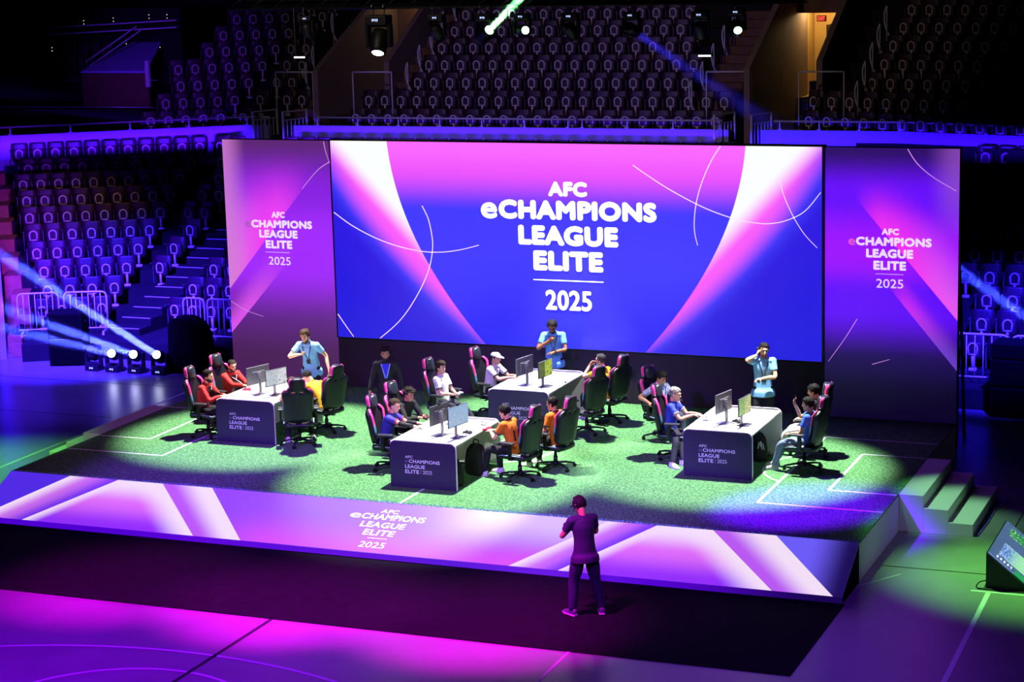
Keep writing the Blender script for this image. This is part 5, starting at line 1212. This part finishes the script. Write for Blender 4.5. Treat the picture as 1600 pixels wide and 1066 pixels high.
m_ = p['M'] @ (p['hands'][1][0]+p['hands'][1][1]*.09); o = MB().ell((0, 0, .018), (.052, .031, .018)).build('computer_mouse', mat('mouse_grey', (130, 136, 142), rough=.4), None, True, (m_.x, m_.y, ZT)); tag(o, 'grey computer mouse under the hand of the player in the blue jersey', 'mouse')
p = seat_person('H3', 'curly-haired man in a black hoodie leaning in beside the blue jersey player', dx=-.02, lean=17, twist=-6, head=(-4, 16, 0), hands=((.36, .06, .72), (.36, -.05, .71)), hdir=((.8, -.6, 0), (.8, .6, 0)), shirt=(18, 18, 22), sleeve=1.85, trousers=(16, 16, 20), hcol=(30, 23, 20), hair=dict(side=-.0, vol=.026, top=.02, rough=.02, front=.062), skin='tan', collar=(26, 26, 30), shoe=(200, 200, 206), belly=.02)
gamepad('dark red game controller in the hands of the man in the black hoodie', p['M'] @ V((.48, 0, .75)), 168, mat('controller_maroon', (96, 44, 52), rough=.45))
def back_number(p, txt, m, w=.10, h=.17, zoff=-.22):
    """figures on the back of a jersey, laid on the cloth"""
    RC, P3, Fw = p['RC'], p['P3'], p['Fw']; me = text_mesh(txt, Matrix.Identity(4)); bm = bmesh.new(); bm.from_mesh(me); bmesh.ops.subdivide_edges(bm, edges=bm.edges, cuts=1)
    for v in bm.verts: v.co = p['onto'](P3+RC@V((0, -v.co.x, v.co.y)), -Fw, .005)
    bm.to_mesh(me); bm.free(); put('back_number', me, m, p['body'])
p = seat_person('O1', 'player in an orange jersey with a black back number, holding a controller', dx=.20, lean=13, head=(4, 16, 0), hands=((.32, .06, .74), (.32, -.05, .74)), hdir=((.8, -.5, .2), (.8, .5, .2)), feet=((.42, .14), (.30, -.16)), shirt=ORA, sleeve=.62, cuff=(40, 24, 20), collar=(40, 24, 20), trousers=(14, 14, 18), shoe=(206, 190, 220), hcol=(20, 16, 15), hair=dict(vol=.018, top=.014, front=.06), skin='light')
back_number(p, [('11', -.075, .085, -.36, -.17, .03), (None, -.09, .09, -.125, -.095, 0)], mat('number_black', (26, 16, 14), rough=.8))
gamepad('red game controller in the hands of the orange player', p['M'] @ V((.45, 0, .80)), 348, M_ctlr)
p = seat_person('O2', 'player in an orange jersey sitting upright behind the first orange player', dx=.06, lean=3, head=(6, 8, 0), hands=((.16, .10, .63), (.18, -.04, .64)), hdir=((.5, -.8, 0), (.7, .7, 0)), feet=((.40, .14), (.36, -.10)), shirt=ORA, sleeve=.62, cuff=(40, 24, 20), collar=(40, 24, 20), trousers=(14, 14, 18), shoe=(220, 222, 214), hcol=(18, 15, 14), hair=dict(vol=.012, top=.008), skin='tan')
# --- right desk
PATM = mat('pale_patterned_shirt', (160, 170, 200), rough=.8, noise_amt=.55, noise_scale=30)
B4M = mat('royal_blue_polo', (44, 62, 196), rough=.75, noise_amt=.35, noise_scale=14)
seat_person('G4', 'grey-haired player in a royal blue polo with his hands on the right desk', dx=0, lean=6, head=(-6, 12, 0), hands=((.36, .06, TD), (.35, -.10, TD+.01)), hdir=((.8, -.5, 0), (1, .3, 0)), shirt=(44, 62, 196), shirt_mat=B4M, sleeve=.6, cuff=(170, 180, 220), patch=(226, 228, 236), collar=(40, 50, 150), trousers=(24, 28, 50), shoe=(236, 236, 238), hcol=(150, 146, 138), hair=dict(vol=.016, top=.014, side=.012), skin='light', feet=((.26, -.46), (.12, -.64)), footyaw=(-25, -40), kneepole=(1, -.7, .6))
seat_person('P4', 'man in a pale patterned shirt and jeans slumped with a hand on his knee', dx=.04, lean=-4, head=(4, 26, 0), hands=((.30, .15, .60), (-.02, -.31, .69)), poles=((-.1, 1, -.2), (-.8, -.6, -.4)), hdir=((.9, .2, -.5), (1, 0, 0)), shirt=(160, 170, 200), shirt_mat=PATM, sleeve=.68, trousers=(58, 70, 98), shoe=(40, 40, 46), hcol=(26, 20, 20), hair=dict(vol=.016, front=.055), skin='tan', lanyard=(50, 60, 150), belly=.01)
p = seat_person('R1', 'player in a blue tee and light jeans holding up a phone at the right desk', dx=.03, lean=-7, head=(6, 6, 0), hands=((.16, .13, .62), (.18, -.16, 1.04)), poles=((-.3, .7, -.8), (.3, -.5, -.8)), hdir=((1, -.4, -.1), (.2, .1, 1)), hnrm=((0, 0, -1), (-1, .2, 0)), feet=((.44, .15), (.50, -.10)), shirt=(60, 108, 222), sleeve=.62, collar=(50, 90, 190), trousers=(128, 146, 178), shoe=(190, 192, 196), hcol=(20, 16, 15), hair=dict(vol=.016, front=.058), skin='light', curl=(30, 50))
phone('dark phone held up by the player in light jeans', held(p, 1, .09, .018)[0], Matrix.Rotation(R(86), 3, 'Z') @ Matrix.Rotation(.15, 3, 'X'))
seat_person('R2', 'dark-haired person in white trousers, half hidden behind the player with the phone', dx=.03, lean=-8, head=(0, 12, 0), hands=((.14, .08, .62), (.14, -.08, .62)), feet=((.52, .14), (.50, -.12)), shirt=(30, 30, 44), sleeve=.7, trousers=(214, 210, 214), shoe=(200, 204, 180), hcol=(14, 12, 13), hair=dict(vol=.02, front=.055, back=-.09), skin='light')
p = person('standing official in pale blue pressing a phone to his ear by the right desk', (11.62, 5.72), -68, lean=3, head=(4, 10, -4), hands=((.26, -.04, 1.12), (.10, -.115, 1.50)), poles=((-.1, 1, -.6), (.5, -1, -.6)), hdir=((.2, -1, -.05), (-.35, .35, .85)), hnrm=((0, 0, -1), (.0, 1, -.2)), feet=((.0, .14), (.04, -.14)), shirt=SKY, shirt_mat=SKYM, hcol=(24, 18, 17), beard=((110, 50, 44), -.055, 55), hair=dict(vol=.014, top=.014, rough=.008, side=.02), lanyard=(20, 26, 60), skin='light', glasses=True, curl=(40, 55), **off)
phone('black phone at the ear of the official by the right desk', held(p, 1, .075, .02)[0], Matrix.Rotation(R(20), 3, 'Z') @ Matrix.Rotation(-.25, 3, 'Y'), size=(.07, .15, .012))
phone('black handheld radio held at the waist by the official by the right desk', held(p, 0, .07, .03)[0], Matrix.Rotation(R(-68), 3, 'Z') @ Matrix.Rotation(R(90), 3, 'Y'), size=(.06, .15, .035), name='radio', cat='radio')
# --- photographer on the floor in front
p = person('photographer in a dark T-shirt and jeans seen from behind, standing on the black carpet', (11.36, -2.62), 136, baggy=1.2, z=.012, pel=(0, 0, .93), hem=.15, lean=7, side=0, head=(6, 22, 0), hands=((.30, .05, 1.20), (.30, -.05, 1.18)), poles=((-.1, 1, -.9), (-.1, -1, -.9)), hdir=((.6, -.6, .4), (.6, .6, .3)), hnrm=((.2, -1, 0), (.2, 1, 0)), feet=((.08, .17), (-.06, -.22)), footyaw=(14, -22), kneepole=(1, 0, 0), shirt=(34, 30, 62), sleeve=.62, trousers=(30, 34, 62), shoe=(70, 66, 90), hcol=(34, 26, 30), hair=dict(vol=.012, top=.006), skin='tan', cap=None, scale=.985, curl=(50, 50))
cm = thing('photo_camera', 'black photo camera held at the chest of the photographer', 'camera', p['M'] @ V((.41, .03, 1.19)), R(136))
MB().box((0, 0, .0), (.07, .14, .10), None, .012, 2).box((-.005, 0, .062), (.06, .05, .035), None, .01).build('body', M_ctlk, cm)
MB().lathe([(.036, 0), (.038, .05), (.042, .1), (.036, .104)], (.03, 0, 0), (1, 0, 0), 14).build('lens', M_black, cm, True)
MB().tube([p['HO']+p['hr']@V((.1*math.cos(R(a))-.01, .093, .1*math.sin(R(a)))) for a in (0,)]+[p['HO']+p['hr']@V((-.01, .088*math.cos(R(a)), .02+.115*math.sin(R(a)))) for a in range(0, 181, 20)], .009, 6).build('headset_band', M_black, p['body'], True)
b = MB()
for s in (-1, 1): b.ell(p['HO']+p['hr']@V((-.008, s*.09, -.005)), (.03, .016, .034), p['hr'])
b.tube([p['HO']+p['hr']@V(q) for q in ((.0, .09, -.02), (.06, .088, -.06), (.11, .03, -.075))], .005, 5).build('headset', M_black, p['body'], True)
# ================================================================ LIGHT
w = bpy.data.worlds.new('world'); SC.world = w; w.use_nodes = True
w.node_tree.nodes['Background'].inputs['Color'].default_value = (*lin((40, 20, 90)), 1); w.node_tree.nodes['Background'].inputs['Strength'].default_value = .02
KW = (1.0, 1.0, .93)
for i, (x, y) in enumerate(DESKS):
    spot('desk_key', (x+.25, y+1.9, 7.4), (x+.05, y+.85, .7), 7200, KW, 45, .42, .10)
# violet wash from the front of house
spot('front_wash', (8, -16, 11), (7.3, 0.6, .6), 15000, (.33, .06, 1.0), 30, .8, .3)
spot('front_wash_left', (0, -14, 9), (2.2, 4.5, 1.0), 3200, (.75, .22, .8), 24, .8, .3)
spot('soft_front_white', (15, -18, 12), (7.5, 4.0, 1.0), 5200, (.95, .95, 1.0), 24, .9, .5)
spot('blue_right', (9.5, -4, 9), (13.3, 1.6, .6), 60000, (.13, .0, 1.0), 15.5, .8, .2)
spot('blue_left', (2.0, -5, 9), (3.0, 1.0, .6), 9000, (.2, .02, 1.0), 26, .9, .2)
spot('violet_front', (9, -9, 9), (10.6, .5, .6), 12000, (.25, .04, 1.0), 22, .9, .2)
spot('violet_runner', (13, -9, 6), (11.6, -2.6, .8), 2200, (.4, .02, .9), 30, .9, .2)
# floor pools
spot('magenta_floor', (4.2, -4.6, 6), (4.2, -3.35, 0), 5200, (1.0, 0.0, .9), 44, 1.0, .2)
spot('magenta_floor', (7.2, -4.6, 6), (7.2, -3.35, 0), 9500, (1.0, 0.0, .9), 44, 1.0, .2)
spot('magenta_floor', (10.2, -4.6, 6), (10.2, -3.35, 0), 8500, (1.0, 0.0, .9), 44, 1.0, .2)
spot('violet_floor', (6, -9, 8), (6, -5.6, 0), 7500, (.26, .0, 1.0), 70, 1.0, .2)
spot('violet_floor_right', (14.5, -7, 8), (14.5, -3.6, 0), 2200, (.22, .03, 1.0), 50, 1.0, .2)
spot('green_right', (12.6, 2.5, 9.5), (16.8, .9, 0), 14000, (.22, 1.0, .14), 25, 1.0, .2)
spot('green_steps', (12.5, 1, 9), (15.4, 3.3, .4), 3600, (.35, 1.0, .4), 13, .9, .1)
spot('violet_side', (24, -4, 5), (15, 1.5, .3), 900, (.55, .45, 1.0), 20, 1, .3)
spot('green_left', (-4.5, 0, 6), (-2.6, 1.6, 0), 5000, (.16, 1.0, .10), 46, 1.0, .2)
spot('blue_left_floor', (-4.5, 5.0, 7), (-3.8, 8.6, 0), 2000, (.10, .03, 1.0), 60, 1.0, .2)
# blue on the stands and on the wall between the tiers
spot('blue_left_stand', (-3.5, 4.5, 9), (-6.6, 12.6, .4), 120000, (.04, .012, 1.0), 42, .9, .2)
spot('blue_right_stand', (17.0, 5, 9), (14.6, 13.6, .9), 90000, (.02, .008, 1.0), 28, .9, .2)
def unseen_strip(name, a, b, z, power, col, spread=26):
    """unseen area strip without fixture, added above the last row to wash the wall"""
    a, b = V((*a, z)), V((*b, z)); d = b-a; n = V((-d.y, d.x, 0)).normalized(); m = (a+b)/2-n*2.0
    o = area(name, m, m+n+V((0, 0, .02)), power, col, d.length, .06); o.data.spread = R(spread)
BW = (.07, .004, 1.0)
unseen_strip('blue_wall_left', (-16.3, 18.1), (-8.3, 23.45), 3.95, 95, BW); unseen_strip('blue_wall_centre', (-6.8, 23.45), (5.8, 23.45), 3.95, 95, BW); unseen_strip('blue_wall_right', (6.7, 23.4), (14.6, 22.4), 3.95, 60, (.035, .003, 1.0))
spot('blue_upper', (0, 8, 7.5), (0, 24, 5), 2800, (.10, .03, 1.0), 50, 1, .3)
spot('tunnel_violet', (-6, 11, 3.2), (-11.5, 14.5, 2.2), 5000, (.16, .01, 1.0), 60, 1, .2)
spot('magenta_left', (-7, 10.5, 1.5), (-9.6, 11.8, .5), 60, (1.0, .05, .9), 50, 1, .1)
spot('suite_violet', (-6, 10, 8), (-11.3, 24, 5.9), 5000, (.16, .02, 1.0), 24, 1, .2)
spot('upper_warm', (2, -5, 16), (1, 26, 6), 4600, (1, .75, .68), 40, .9, .5)
spot('warm_steps', (-4, 12, 9), (-10.5, 17.5, 2), 900, (1, .5, .3), 26, 1, .2)
SC.view_settings.view_transform = 'Standard'; SC.view_settings.look = 'None'; SC.view_settings.exposure = 0; SC.view_settings.gamma = 1
SC.view_settings.use_curve_mapping = False
SC.cycles.max_bounces = 5; SC.cycles.diffuse_bounces = 2; SC.cycles.glossy_bounces = 2; SC.cycles.volume_bounces = 0
SC.cycles.sample_clamp_indirect = 4
